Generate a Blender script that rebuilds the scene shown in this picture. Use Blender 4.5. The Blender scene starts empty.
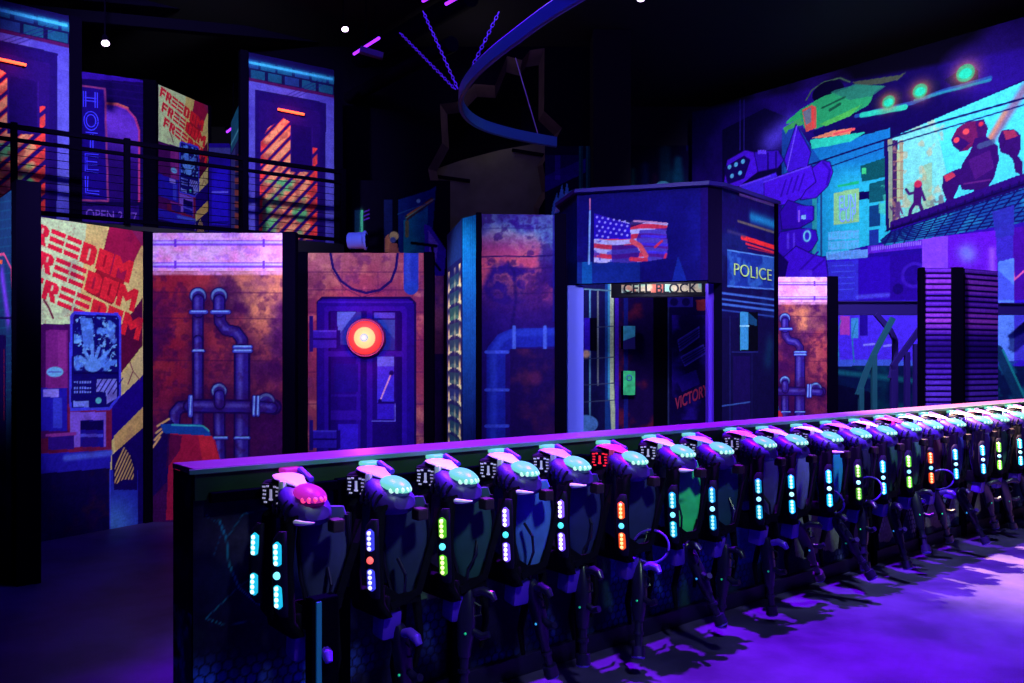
import bpy, bmesh, math, random
import numpy as np
from mathutils import Vector, Matrix
random.seed(7)
C = bpy.context.scene.collection
F, HX, HY, EYE = 830.0, 512.0, 362.0, 1.6
PI = math.pi

# ------------------------------------------------------------------ helpers
def at(px, py, Y):
    return Vector(((px-HX)/F*Y, Y, EYE+(HY-py)/F*Y))
def X_at(px, Y): return (px-HX)/F*Y
def lin(c):
    out = []
    for v in c[:3]:
        v = v/255.0
        out.append(v/12.92 if v <= .04045 else ((v+.055)/1.055)**2.4)
    return tuple(out)

_m = {}
def mat(name, col, rough=.55, metal=0., spec=.3, emit=0., ecol=None, noise=0., nscale=20.):
    if name in _m: return _m[name]
    m = bpy.data.materials.new(name); m.use_nodes = True
    nt = m.node_tree; b = nt.nodes['Principled BSDF']
    l = lin(col)
    b.inputs['Base Color'].default_value = (*l, 1)
    b.inputs['Roughness'].default_value = rough
    b.inputs['Metallic'].default_value = metal
    b.inputs['Specular IOR Level'].default_value = spec
    if emit:
        b.inputs['Emission Color'].default_value = (*lin(ecol or col), 1)
        b.inputs['Emission Strength'].default_value = emit
    if noise:
        n = nt.nodes.new('ShaderNodeTexNoise'); n.inputs['Scale'].default_value = nscale
        n.inputs['Detail'].default_value = 5
        r = nt.nodes.new('ShaderNodeValToRGB')
        r.color_ramp.elements[0].position = .3; r.color_ramp.elements[1].position = .72
        r.color_ramp.elements[0].color = (*[x*(1-noise) for x in l], 1)
        r.color_ramp.elements[1].color = (*[min(1, x*(1+noise)) for x in l], 1)
        tc = nt.nodes.new('ShaderNodeTexCoord')
        nt.links.new(tc.outputs['Object'], n.inputs['Vector'])
        nt.links.new(n.outputs['Fac'], r.inputs['Fac'])
        nt.links.new(r.outputs['Color'], b.inputs['Base Color'])
    _m[name] = m
    return m

def print_mat():
    if 'printed vinyl' in _m: return _m['printed vinyl']
    m = bpy.data.materials.new('printed vinyl'); m.use_nodes = True
    nt = m.node_tree; b = nt.nodes['Principled BSDF']
    a = nt.nodes.new('ShaderNodeAttribute'); a.attribute_name = 'ink'
    n = nt.nodes.new('ShaderNodeTexNoise'); n.inputs['Scale'].default_value = 45; n.inputs['Detail'].default_value = 4
    tc = nt.nodes.new('ShaderNodeTexCoord')
    mr = nt.nodes.new('ShaderNodeMapRange'); mr.inputs['From Min'].default_value = .3; mr.inputs['From Max'].default_value = .7; mr.inputs['To Min'].default_value = .8; mr.inputs['To Max'].default_value = 1.18
    mx = nt.nodes.new('ShaderNodeMix'); mx.data_type = 'RGBA'; mx.blend_type = 'MULTIPLY'; mx.inputs[0].default_value = 1
    nt.links.new(tc.outputs['Object'], n.inputs['Vector'])
    nt.links.new(n.outputs['Fac'], mr.inputs['Value'])
    n2 = nt.nodes.new('ShaderNodeTexNoise'); n2.inputs['Scale'].default_value = 11; n2.inputs['Detail'].default_value = 6; n2.inputs['Roughness'].default_value = .68
    m2 = nt.nodes.new('ShaderNodeMapRange'); m2.inputs['From Min'].default_value = .32; m2.inputs['From Max'].default_value = .66; m2.inputs['To Min'].default_value = .76; m2.inputs['To Max'].default_value = 1.15
    mm = nt.nodes.new('ShaderNodeMath'); mm.operation = 'MULTIPLY'
    nt.links.new(tc.outputs['Object'], n2.inputs['Vector']); nt.links.new(n2.outputs['Fac'], m2.inputs['Value'])
    nt.links.new(mr.outputs['Result'], mm.inputs[0]); nt.links.new(m2.outputs['Result'], mm.inputs[1])
    nt.links.new(a.outputs['Color'], mx.inputs[6]); nt.links.new(mm.outputs[0], mx.inputs[7])
    nt.links.new(mx.outputs[2], b.inputs['Base Color'])
    b.inputs['Roughness'].default_value = .8; b.inputs['Specular IOR Level'].default_value = .02
    _m['printed vinyl'] = m
    return m

def link(o, parent=None):
    C.objects.link(o)
    if parent is not None: o.parent = parent
    return o
def tag(o, label=None, cat=None, group=None, kind=None):
    if label: o['label'] = label
    if cat: o['category'] = cat
    if group: o['group'] = group
    if kind: o['kind'] = kind
    return o
def empty(name, loc=(0, 0, 0), rz=0., label=None, cat=None, group=None, kind=None):
    o = bpy.data.objects.new(name, None); o.location = loc; o.rotation_euler = (0, 0, rz)
    o.empty_display_size = .1
    link(o); return tag(o, label, cat, group, kind)

class MB:
    """collects shapes into ONE mesh"""
    def __init__(s): s.bm = bmesh.new()
    def box(s, c, size, rot=None, bev=0., seg=2):
        b = bmesh.new(); bmesh.ops.create_cube(b, size=1)
        bmesh.ops.scale(b, vec=size, verts=b.verts)
        if bev: bmesh.ops.bevel(b, geom=b.edges[:], offset=bev, segments=seg, affect='EDGES', profile=.6)
        M = Matrix.Translation(c) @ (rot.to_4x4() if rot else Matrix.Identity(4))
        return s._add(b, M)
    def bar(s, a, b_, w, h, bev=0.):
        a = Vector(a); b_ = Vector(b_); d = b_-a
        q = d.to_track_quat('X', 'Z').to_matrix()
        return s.box((a+b_)/2, (d.length, w, h), q, bev)
    def _add(s, b, M=None):
        if M is not None: bmesh.ops.transform(b, matrix=M, verts=b.verts)
        me = bpy.data.meshes.new('tmp'); b.to_mesh(me); b.free(); s.bm.from_mesh(me); bpy.data.meshes.remove(me); return s
    def ball(s, c, r, rot=None, u=20, v=12, half=False):
        b = bmesh.new(); bmesh.ops.create_uvsphere(b, u_segments=u, v_segments=v, radius=1)
        if half:
            bmesh.ops.bisect_plane(b, geom=b.verts[:]+b.edges[:]+b.faces[:], plane_co=(0, 0, 0), plane_no=(0, 0, 1), clear_inner=True)
            e = [x for x in b.edges if x.is_boundary]
            if e: bmesh.ops.contextual_create(b, geom=e)
        bmesh.ops.scale(b, vec=r if hasattr(r, '__len__') else (r, r, r), verts=b.verts)
        return s._add(b, Matrix.Translation(c) @ (rot.to_4x4() if rot else Matrix.Identity(4)))
    def cyl(s, a, b_, r1, r2=None, n=16):
        a = Vector(a); b_ = Vector(b_); d = b_-a
        b = bmesh.new(); bmesh.ops.create_cone(b, cap_ends=True, segments=n, radius1=r1, radius2=r1 if r2 is None else r2, depth=d.length)
        return s._add(b, Matrix.Translation((a+b_)/2) @ d.to_track_quat('Z', 'Y').to_matrix().to_4x4())
    def tube(s, pts, r, n=8, closed=False, flat=None):
        """swept tube; flat=(w,h) sweeps a flat section with vertical h"""
        pts = [Vector(p) for p in pts]; k = len(pts); rings = []
        for i, p in enumerate(pts):
            if closed: t = pts[(i+1) % k]-pts[i-1]
            else: t = pts[min(i+1, k-1)]-pts[max(i-1, 0)]
            t.normalize()
            up = Vector((0, 0, 1)) if abs(t.z) < .95 else Vector((1, 0, 0))
            x = t.cross(up).normalized(); y = x.cross(t).normalized()
            rr = r[i] if hasattr(r, '__len__') else r
            if flat:
                w, h = flat[0]/2, flat[1]/2
                sec = [(-w, -h), (w, -h), (w, h), (-w, h)]
                rings.append([s.bm.verts.new(p+x*a_+y*b_) for a_, b_ in sec])
            else:
                rings.append([s.bm.verts.new(p+(x*math.cos(q*2*PI/n)+y*math.sin(q*2*PI/n))*rr) for q in range(n)])
        m = len(rings[0]); last = k if closed else k-1
        for i in range(last):
            A, B = rings[i], rings[(i+1) % k]
            for q in range(m):
                s.bm.faces.new((A[q], A[(q+1) % m], B[(q+1) % m], B[q]))
        if not closed:
            s.bm.faces.new(rings[0][::-1]); s.bm.faces.new(rings[-1])
        return s
    def ring(s, c, R, r, rot=None, n=28, m=8, sx=1.):
        rot = rot or Matrix.Identity(3)
        return s.tube([Vector(c)+rot @ Vector((R*sx*math.cos(i*2*PI/n), R*math.sin(i*2*PI/n), 0)) for i in range(n)], r, m, closed=True)
    def prism(s, pts, vec):
        vec = Vector(vec)
        a = [s.bm.verts.new(p) for p in pts]; b = [s.bm.verts.new(Vector(p)+vec) for p in pts]
        n = len(pts)
        s.bm.faces.new(a); s.bm.faces.new(b[::-1])
        for i in range(n): s.bm.faces.new((a[i], b[i], b[(i+1) % n], a[(i+1) % n]))
        return s
    def mesh(s, name, m, smooth=False):
        bmesh.ops.recalc_face_normals(s.bm, faces=s.bm.faces[:])
        if smooth:
            for f in s.bm.faces: f.smooth = True
            for e in s.bm.edges:
                if len(e.link_faces) == 2 and e.calc_face_angle(0) > .7: e.smooth = False
        me = bpy.data.meshes.new(name); s.bm.to_mesh(me); s.bm.free(); me.materials.append(m); return me
    def build(s, name, m, parent=None, smooth=False, loc=None):
        o = bpy.data.objects.new(name, s.mesh(name, m, smooth))
        if loc is not None: o.location = loc
        return link(o, parent)

def structure(name, mb, m):
    o = mb.build(name, m); o['kind'] = 'structure'; return o

# ------------------------------------------------------------------ ink painter (colours of printed panels, per vertex)
_rng = np.random.RandomState(3)
_tab = _rng.rand(128, 128)
def vnoise(x, y):
    xi = np.floor(x).astype(int); yi = np.floor(y).astype(int)
    fx = x-xi; fy = y-yi; fx = fx*fx*(3-2*fx); fy = fy*fy*(3-2*fy)
    t = lambda a, b: _tab[a % 128, b % 128]
    return (t(xi, yi)*(1-fx)+t(xi+1, yi)*fx)*(1-fy)+(t(xi, yi+1)*(1-fx)+t(xi+1, yi+1)*fx)*fy
def fbm(x, y, sc, o=4, seed=0):
    v = 0; a = .5; f = sc
    for i in range(o):
        v = v+a*vnoise(x*f+seed*17.3+i*31.7, y*f+seed*5.1+i*11.9); a *= .5; f *= 2.07
    return v/(1-.5**o)

class Plane:
    """vertical plane from A to B; turns a measured point into metres along and up the plane"""
    def __init__(s, A, B, z0=0., z1=2.89):
        s.A = Vector((A[0], A[1])); s.B = Vector((B[0], B[1])); s.d = (s.B-s.A); s.L = s.d.length; s.d.normalize()
        s.z0, s.z1 = z0, z1; s.rz = math.atan2(s.d.y, s.d.x)
    def uv(s, px, py):
        rx = (px-HX)/F
        det = -rx*s.d.y+s.d.x    # A + t d = k (rx,1)
        k = (s.d.x*s.A.y-s.d.y*s.A.x)/det
        t = (rx*s.A.y-s.A.x)/det
        return t, EYE+(HY-py)/F*k
    def world(s, u, w, out=0.):
        n = Vector((s.d.y, -s.d.x))
        return Vector((*(s.A+s.d*u+n*out), w))

class Ink:
    def __init__(s, U, W, k, scale):
        s.U, s.W, s.k, s.s = U, W, k, scale      # k: measured point -> (u,w); scale: metres per measured unit
        s.c = np.zeros(U.shape+(3,)); s.mask = None
    def put(s, m, col, a=1.):
        if s.mask is not None: m = m*s.mask
        m = np.clip(m, 0, 1)[..., None]*a
        s.c = s.c*(1-m)+np.asarray(col, float)*m
    def fill(s, col): s.put(np.ones(s.U.shape), col)
    def P(s, pts): return [s.k(*p) for p in pts]
    def inside(s, pts):
        pts = s.P(pts); m = np.zeros(s.U.shape, bool)
        us = [p[0] for p in pts]; ws = [p[1] for p in pts]
        bb = (s.U >= min(us)) & (s.U <= max(us)) & (s.W >= min(ws)) & (s.W <= max(ws))
        if not bb.any(): return m
        x = s.U[bb]; y = s.W[bb]; r = np.zeros(x.shape, bool); n = len(pts)
        for i in range(n):
            x1, y1 = pts[i]; x2, y2 = pts[(i+1) % n]
            if y1 == y2: continue
            cr = ((y1 > y) != (y2 > y)) & (x < (x2-x1)*(y-y1)/(y2-y1)+x1)
            r ^= cr
        m[bb] = r; return m
    def poly(s, pts, col, a=1.): s.put(s.inside(pts).astype(float), col, a)
    def rect(s, x0, y0, x1, y1, col, a=1.): s.poly([(x0, y0), (x1, y0), (x1, y1), (x0, y1)], col, a)
    def dist(s, pts):
        pts = s.P(pts); d = np.full(s.U.shape, 1e9)
        for (x1, y1), (x2, y2) in zip(pts[:-1], pts[1:]):
            dx, dy = x2-x1, y2-y1; L = dx*dx+dy*dy+1e-12
            t = np.clip(((s.U-x1)*dx+(s.W-y1)*dy)/L, 0, 1)
            d = np.minimum(d, np.hypot(s.U-x1-t*dx, s.W-y1-t*dy))
        return d/s.s
    def line(s, pts, w, col, a=1., soft=.5):
        d = s.dist(pts); s.put(np.clip((w/2-d)/soft+.5, 0, 1), col, a)
    def disc(s, x, y, r, col, a=1., ry=None, soft=.8):
        u, w = s.k(x, y); ry = ry or r
        d = np.hypot((s.U-u)/s.s/r, (s.W-w)/s.s/ry)
        s.put(np.clip((1-d)*r/soft+.5, 0, 1), col, a)
    def halo(s, pts, r, col, a=1.):
        d = s.dist(pts); s.put(np.exp(-(d/r)**2), col, a)
    def n(s, sc, o=4, seed=0): return fbm(s.U, s.W, sc, o, seed)
    def ramp(s, m, lo, hi, col, a=1.): s.put(np.clip((m-lo)/(hi-lo), 0, 1), col, a)
    def px(s):
        """approximate measured coordinates of every point (inverse of k, for axis-aligned prints)"""
        u0, w0 = s.k(0, 0); u1, w1 = s.k(1, 1)
        return (s.U-u0)/(u1-u0), (s.W-w0)/(w1-w0)

GAIN = 1.0
def inked_mesh(name, L, z0, z1, step, paint, kfun, scale, gain=1.):
    nx = max(2, int(L/step)+1); nz = max(2, int((z1-z0)/step)+1)
    u = np.linspace(0, L, nx); w = np.linspace(z0, z1, nz)
    U, W = np.meshgrid(u, w)
    ink = Ink(U, W, kfun, scale); paint(ink)
    c = np.clip(ink.c/255., 0, 1)
    c = np.where(c <= .04045, c/12.92, ((c+.055)/1.055)**2.4)*gain*GAIN
    c = np.clip(c, 0, .92)
    me = bpy.data.meshes.new(name)
    co = np.stack([U, np.zeros_like(U), W], -1).reshape(-1, 3).astype(np.float32)
    i = np.arange(nx*nz).reshape(nz, nx)
    q = np.stack([i[:-1, :-1], i[:-1, 1:], i[1:, 1:], i[1:, :-1]], -1).reshape(-1, 4).astype(np.int32)
    me.vertices.add(len(co)); me.vertices.foreach_set('co', co.ravel())
    me.loops.add(q.size); me.loops.foreach_set('vertex_index', q.ravel())
    me.polygons.add(len(q)); me.polygons.foreach_set('loop_start', np.arange(0, q.size, 4, dtype=np.int32))
    me.update(calc_edges=True)
    at_ = me.color_attributes.new('ink', 'FLOAT_COLOR', 'POINT')
    rgba = np.ones((len(co), 4), np.float32); rgba[:, :3] = c.reshape(-1, 3)
    at_.data.foreach_set('color', rgba.ravel())
    me.materials.append(print_mat()); me.validate()
    return me

BLACK = mat('black powder coat', (4, 2, 19), .8, spec=0)
BOARD = mat('dark plywood core', (10, 6, 34), .8, spec=0)

def panel(name, label, cat, pl, paint, step=None, ref=None, align='right', posts=(.1, .1), thick=.07, gain=1., group=None, post_h=None, post_d=.12):
    """a free standing printed arena panel: board, printed face, black posts. ref: plane on which the artwork was measured"""
    root = empty(name, (*pl.A, 0.), pl.rz, label, cat, group)
    MB().box((pl.L/2, thick/2+.004, (pl.z0+pl.z1)/2), (pl.L, thick, pl.z1-pl.z0)).build('board', BOARD, root)
    zc = (pl.A.y+pl.B.y)/2; sc = zc/F
    step = step or max(.006, .8*sc)
    r = ref or pl
    du = r.L-pl.L if align == 'right' else 0.
    dz = r.z0-pl.z0
    k = (lambda x, y: (lambda t: (t[0]-du, t[1]-dz))(r.uv(x, y)))
    me = inked_mesh('printed_face', pl.L, pl.z0, pl.z1, step, paint, k, ((r.A.y+r.B.y)/2)/F, gain)
    f = bpy.data.objects.new('printed_face', me); link(f, root)
    for side, w in zip((0, 1), posts):
        if w:
            x = -w/2 if side == 0 else pl.L+w/2
            h = (post_h or pl.z1+.01)
            MB().box((x, .03, (pl.z0+h)/2), (w, post_d, h-pl.z0), bev=.006).build('frame_post', BLACK, root)
    return root

def lettering(txt, pl, x0, y0, x1, y1, m, parent, name='lettering', out=.006, depth=.003, shear=0., spacing=1.0, bold=0.):
    """flat raised letters that fill the measured rectangle on plane pl; parent has the plane's frame"""
    cu = bpy.data.curves.new('t', 'FONT'); cu.body = txt; cu.extrude = depth; cu.shear = shear; cu.space_character = spacing; cu.offset = bold
    o = bpy.data.objects.new('t', cu); C.objects.link(o)
    dg = bpy.context.evaluated_depsgraph_get(); dg.update()
    me = bpy.data.meshes.new_from_object(o.evaluated_get(dg))
    bpy.data.objects.remove(o)
    co = np.empty(len(me.vertices)*3); me.vertices.foreach_get('co', co); co = co.reshape(-1, 3)
    lo, hi = co.min(0), co.max(0)
    (u0, w1), (u1, w0) = pl.uv(x0, y0), pl.uv(x1, y1)
    n = np.empty_like(co)
    n[:, 0] = u0+(co[:, 0]-lo[0])/(hi[0]-lo[0])*(u1-u0)
    n[:, 2] = w0+(co[:, 1]-lo[1])/(hi[1]-lo[1])*(w1-w0)
    n[:, 1] = -out-co[:, 2]
    me.vertices.foreach_set('co', n.ravel()); me.update(); me.name = name
    me.materials.clear(); me.materials.append(m)
    return link(bpy.data.objects.new(name, me), parent)

# stroke letters for painted text: unit box, y down
GLYPH = {'H': [[(0, 0), (0, 1)], [(1, 0), (1, 1)], [(0, .5), (1, .5)]],
         'O': [[(.5+.5*math.cos(a*PI/8), .5+.5*math.sin(a*PI/8)) for a in range(17)]],
         'T': [[(0, 0), (1, 0)], [(.5, 0), (.5, 1)]],
         'E': [[(1, 0), (0, 0), (0, 1), (1, 1)], [(0, .5), (.9, .5)]],
         'L': [[(0, 0), (0, 1), (1, 1)]]}

# ------------------------------------------------------------------ camera
cam = bpy.data.cameras.new('camera'); cam.sensor_width = 36; cam.lens = F/1024*36; cam.shift_y = 20.5/1024
co = bpy.data.objects.new('camera', cam); co.location = (0, 0, EYE); co.rotation_euler = (PI/2, 0, 0); C.objects.link(co)
sc = bpy.context.scene; sc.camera = co
sc.view_settings.view_transform = 'Standard'; sc.view_settings.look = 'None'
sc.view_settings.exposure = 0; sc.view_settings.gamma = 1; sc.view_settings.use_curve_mapping = False
sc.cycles.max_bounces = 5; sc.cycles.diffuse_bounces = 2; sc.cycles.sample_clamp_indirect = 3
w = bpy.data.worlds.new('dark hall'); sc.world = w; w.use_nodes = True
w.node_tree.nodes['Background'].inputs['Color'].default_value = (.08, .02, .5, 1)
w.node_tree.nodes['Background'].inputs['Strength'].default_value = .02

# ------------------------------------------------------------------ room shell
def floor_mat():
    m = bpy.data.materials.new('sealed concrete floor'); m.use_nodes = True; nt = m.node_tree; b = nt.nodes['Principled BSDF']
    n = nt.nodes.new('ShaderNodeTexNoise'); n.inputs['Scale'].default_value = 1.7; n.inputs['Detail'].default_value = 8; n.inputs['Roughness'].default_value = .62
    r = nt.nodes.new('ShaderNodeValToRGB')
    r.color_ramp.elements[0].position = .36; r.color_ramp.elements[1].position = .62
    r.color_ramp.elements[0].color = (.015, .008, .066, 1); r.color_ramp.elements[1].color = (.046, .026, .155, 1)
    tc = nt.nodes.new('ShaderNodeTexCoord')
    nt.links.new(tc.outputs['Object'], n.inputs['Vector']); nt.links.new(n.outputs['Fac'], r.inputs['Fac'])
    nt.links.new(r.outputs['Color'], b.inputs['Base Color'])
    b.inputs['Roughness'].default_value = .5; b.inputs['Specular IOR Level'].default_value = .25
    return m
structure('floor', MB().box((0, 9, -.05), (34, 26, .1)), floor_mat())
structure('ceiling', MB().box((0, 9, 7.35), (34, 26, .1)), mat('black ceiling', (7, 5, 22), .9))
DARKWALL = mat('navy painted wall', (12, 4, 46), .85)
structure('wall_left', MB().box((-11.5, 9, 3.65), (.2, 26, 7.3)), mat('black painted wall', (6, 4, 20), .9))
structure('wall_front', MB().box((0, -3.9, 3.65), (34, .2, 7.3)), DARKWALL)
structure('wall_right', MB().box((12.5, 9, 3.65), (.2, 26, 7.3)), mat('black painted wall', (6, 4, 20), .9))
structure('wall_back', MB().box((-2.2, 20.2, 3.65), (20, .2, 7.3)), mat('black painted wall', (6, 4, 20), .9))

# ------------------------------------------------------------------ planes of the arena panels (A = end seen first from the open end)
def pl2(x0, Y0, x1, Y1, z0=0., z1=2.89): return Plane((X_at(x0, Y0), Y0), (X_at(x1, Y1), Y1), z0, z1)
P_free = pl2(40, 7.38, 143, 8.24)
P_free.A = P_free.B-P_free.d*1.27; P_free.L = 1.27
P_pipe = pl2(152, 8.3, 283, 8.3)
P_door = pl2(308, 9.82, 424, 9.82)
P_tow = pl2(480, 7.23, 557, 7.28)
P_tea = pl2(462.5, 7.45, 479, 7.24)
P_win = pl2(447, 8.43, 462, 7.46)
P_pip2 = pl2(704, 12.6, 827, 12.6)
P_lou1 = pl2(924, 11.4, 951, 11.4)
P_lou2 = pl2(965, 11.45, 998, 11.8)
MZ = 3.42
P_red = pl2(248, 12.64, 334, 13.42, MZ, 6.32)
P_redl = Plane((-7.06, 10.42), (-6.02, 11.28), MZ, 6.30)
P_fre2 = pl2(157, 14.05, 208, 15.26, MZ, 6.31)
P_hot = pl2(66, 13.36, 143, 13.85, MZ, 6.31)
P_sgn = pl2(-25, 7.3, 19, 6.05)
NAVY = (20, 6, 92)

def ink_freedom(k):
    k.fill((226, 208, 122))
    k.ramp(k.n(3, 4, 1), .45, .75, (210, 160, 90), .5)
    k.poly([(0, 205), (88, 205), (78, 330), (0, 330)], (200, 238, 178), .85)
    k.ramp(k.n(60, 2, 2), .72, .8, (190, 120, 90), .5)
    k.poly([(111, 220), (146, 226), (143, 243), (125, 281), (97, 268), (104, 248)], (164, 24, 72))
    k.poly([(130, 228), (146, 228), (143, 247)], (140, 34, 88))
    k.poly([(97, 268), (125, 281), (112, 305), (86, 292)], (165, 28, 48))
    k.poly([(143, 297), (143, 345), (100, 400), (96, 350), (128, 318)], (92, 14, 62))
    k.ramp(k.n(7, 4, 5), .55, .7, (60, 6, 60), .0)
    R = (228, 30, 62)
    def L(row, i, pts):
        ox, oy = 52+row*4.8, 228.4+row*28.6
        out = []
        for cx, cy in pts:
            ii = i-2
            out.append((ox+ii*15.9+cx*14.3-cy*4.6, oy+ii*6.45+cx*5.9+cy*18.9))
        k.poly(out, R if i < 4 else (232, 38, 56))
    for row in range(3):
        L(row, 0, [(0, 0), (1, 0), (1, .28), (.35, .28), (.35, .42), (.9, .42), (.9, .66), (.35, .66), (.35, 1), (0, 1)])
        L(row, 1, [(0, 0), (.75, 0), (1, .15), (1, .48), (.78, .58), (1, 1), (.62, 1), (.42, .62), (.34, .62), (.34, 1), (0, 1)])
        for i in (2, 3):
            for y0 in (0, .39, .78): L(row, i, [(0, y0), (1, y0), (1, y0+.24), (0, y0+.24)])
        L(row, 4, [(0, 0), (.8, 0), (1.02, .2), (1.02, .85), (.8, 1.05), (0, 1.05)])
        L(row, 5, [(0, 0), (1.02, 0), (1.02, 1.1), (0, 1.1)])
        L(row, 6, [(.0, 0), (.32, 0), (.62, .3), (.95, 0), (1.3, 0), (1.3, 1.15), (.95, 1.15), (.95, .55), (.62, .8), (.36, .55), (.36, 1.15), (0, 1.15)])
        bg = (214, 205, 150) if row == 0 else (165, 28, 60)
        ox, oy = 52+row*4.8, 228.4+row*28.6
        for i in (4, 5):
            k.line([(ox+(i-2)*15.9+.52*14.3-cy*4.6, oy+(i-2)*6.45+.52*5.9+cy*18.9) for cy in (.28, .8)], 2.2, bg if i == 4 else (165, 20, 44))
        k.line([(ox-15.9+.55*14.3-cy*4.6, oy-6.45+.55*5.9+cy*18.9) for cy in (.2, .4)], 2, (214, 205, 160))
    k.line([(44, 300), (49, 308), (53, 318)], 2, (110, 20, 60))
    # hazard bands lower on the sheet
    k.poly([(146, 342), (146, 378), (110, 415), (110, 400), (122, 378)], (214, 196, 128))
    k.poly([(146, 372), (146, 408), (112, 440), (112, 405)], (30, 4, 130))
    k.poly([(146, 404), (146, 425), (116, 452), (114, 436)], (214, 176, 104))
    k.ramp(k.n(9, 4, 9)*0+0, .5, .6, (0, 0, 0), 0)
    k.poly([(146, 425), (146, 560), (108, 560), (112, 455)], (24, 4, 100))
    k.line([(130, 362), (133, 371), (128, 384)], 1.2, (130, 60, 80)); k.line([(133, 371), (140, 380)], 1, (130, 60, 80))
    # vending machine
    k.rect(0, 324, 72, 480, (70, 12, 92)); k.rect(46, 330, 68, 388, (122, 34, 128)); k.rect(58, 332, 66, 372, (140, 44, 140))
    k.disc(55, 372, 8.2, (110, 190, 235), ry=5); k.line([(49, 372), (61, 372)], 1.2, (80, 80, 190))
    k.rect(0, 388, 67, 431, (34, 24, 172)); k.rect(53, 398, 62, 428, (60, 70, 215), .8); k.rect(43, 389, 59, 397, (140, 130, 235))
    k.poly([(36, 440), (112, 425), (112, 450), (36, 458)], (100, 20, 66)); k.poly([(68, 404), (112, 404), (112, 452), (68, 456)], (120, 26, 74))
    k.rect(70, 412, 106, 447, (130, 90, 220)); k.rect(80, 420, 104, 447, (30, 18, 150)); k.rect(80, 421, 103, 430, (14, 2, 80)); k.rect(80, 434, 103, 437, (80, 80, 220))
    k.poly([(48, 437), (74, 435), (74, 449), (48, 450)], (46, 16, 130)); k.poly([(46, 434), (76, 432), (76, 435), (46, 437)], (140, 50, 150))
    k.poly([(0, 456), (112, 450), (110, 469), (0, 478)], (40, 30, 180)); k.line([(66, 458), (92, 455), (110, 453)], 6, (82, 108, 232), .85, 3)
    k.poly([(0, 477), (110, 468), (110, 560), (0, 560)], (17, 4, 74)); k.ramp(k.n(12, 4, 3)*k.inside([(0, 477), (110, 468), (110, 560), (0, 560)]), .55, .8, (50, 24, 60), .6)
    # screen
    k.poly([(74, 311), (118, 313), (121, 317), (121, 396), (110, 410), (70, 411), (69, 400), (70, 316)], (66, 66, 235))
    scr = [(75, 314), (117, 316), (119, 319), (119, 395), (109, 407), (72, 408), (71, 400), (73, 318)]
    k.poly(scr, (18, 8, 108))
    m = k.inside([(74, 316), (117, 318), (117, 371), (74, 371)])
    k.ramp(k.n(14, 4, 6)*m, .5, .62, (84, 140, 240)); k.ramp(k.n(30, 3, 4)*m, .62, .7, (120, 190, 245))
    k.poly([(80, 318), (92, 318), (94, 345), (84, 350)], (90, 150, 245), .8)
    for a in ((80, 357), (84, 350), (92, 345), (99, 348), (108, 352)):
        k.line([(93, 366), a], 3.4, (100, 160, 245))
    k.disc(93, 366, 9, (100, 160, 245), ry=6)
    k.rect(74, 372, 118, 374, (10, 2, 80))
    for yy in (381, 387, 391):
        for xx in np.arange(74, 92, 2.6): k.rect(xx, yy, xx+1.7, yy+2.2, (110, 130, 235))
    k.poly([(97, 379), (117, 379), (117, 398), (107, 404), (106, 392), (96, 392)], (132, 140, 240))
    for i in range(5): k.line([(93+i*5, 394), (103+i*5, 378)], 1.2, (20, 10, 120))
    k.disc(98.5, 400.5, 3.2, (90, 200, 200)); k.rect(73, 401, 89, 407, (120, 140, 240))
    # blue column with hatched arch
    k.poly([(110, 470), (138, 470), (138, 560), (110, 560)], (32, 32, 176)); k.mask = k.inside([(110, 470), (138, 470), (138, 560), (110, 560)]).astype(float); k.halo([(110, 527), (112, 535)], 30, (84, 150, 230), .95); k.mask = None
    k.poly([(114, 490), (113, 468), (118, 452), (124, 444), (131, 450), (137, 464), (137, 490)], (22, 5, 96))
    ar = [(115, 485), (115, 468), (119, 455), (124, 447), (130, 455), (134, 468), (134, 480), (124, 479)]
    k.poly(ar, (52, 20, 70)); k.mask = k.inside(ar).astype(float)
    for i in range(14): k.line([(105+i*3.1, 490), (125+i*3.1, 446)], 1.5, (214, 180, 110))
    k.mask = None
    k.line([(110, 470), (110, 530)], 1.4, (70, 80, 240))
    k.ramp(k.n(5, 5, 8), .62, .78, (60, 6, 70), .25)

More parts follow.
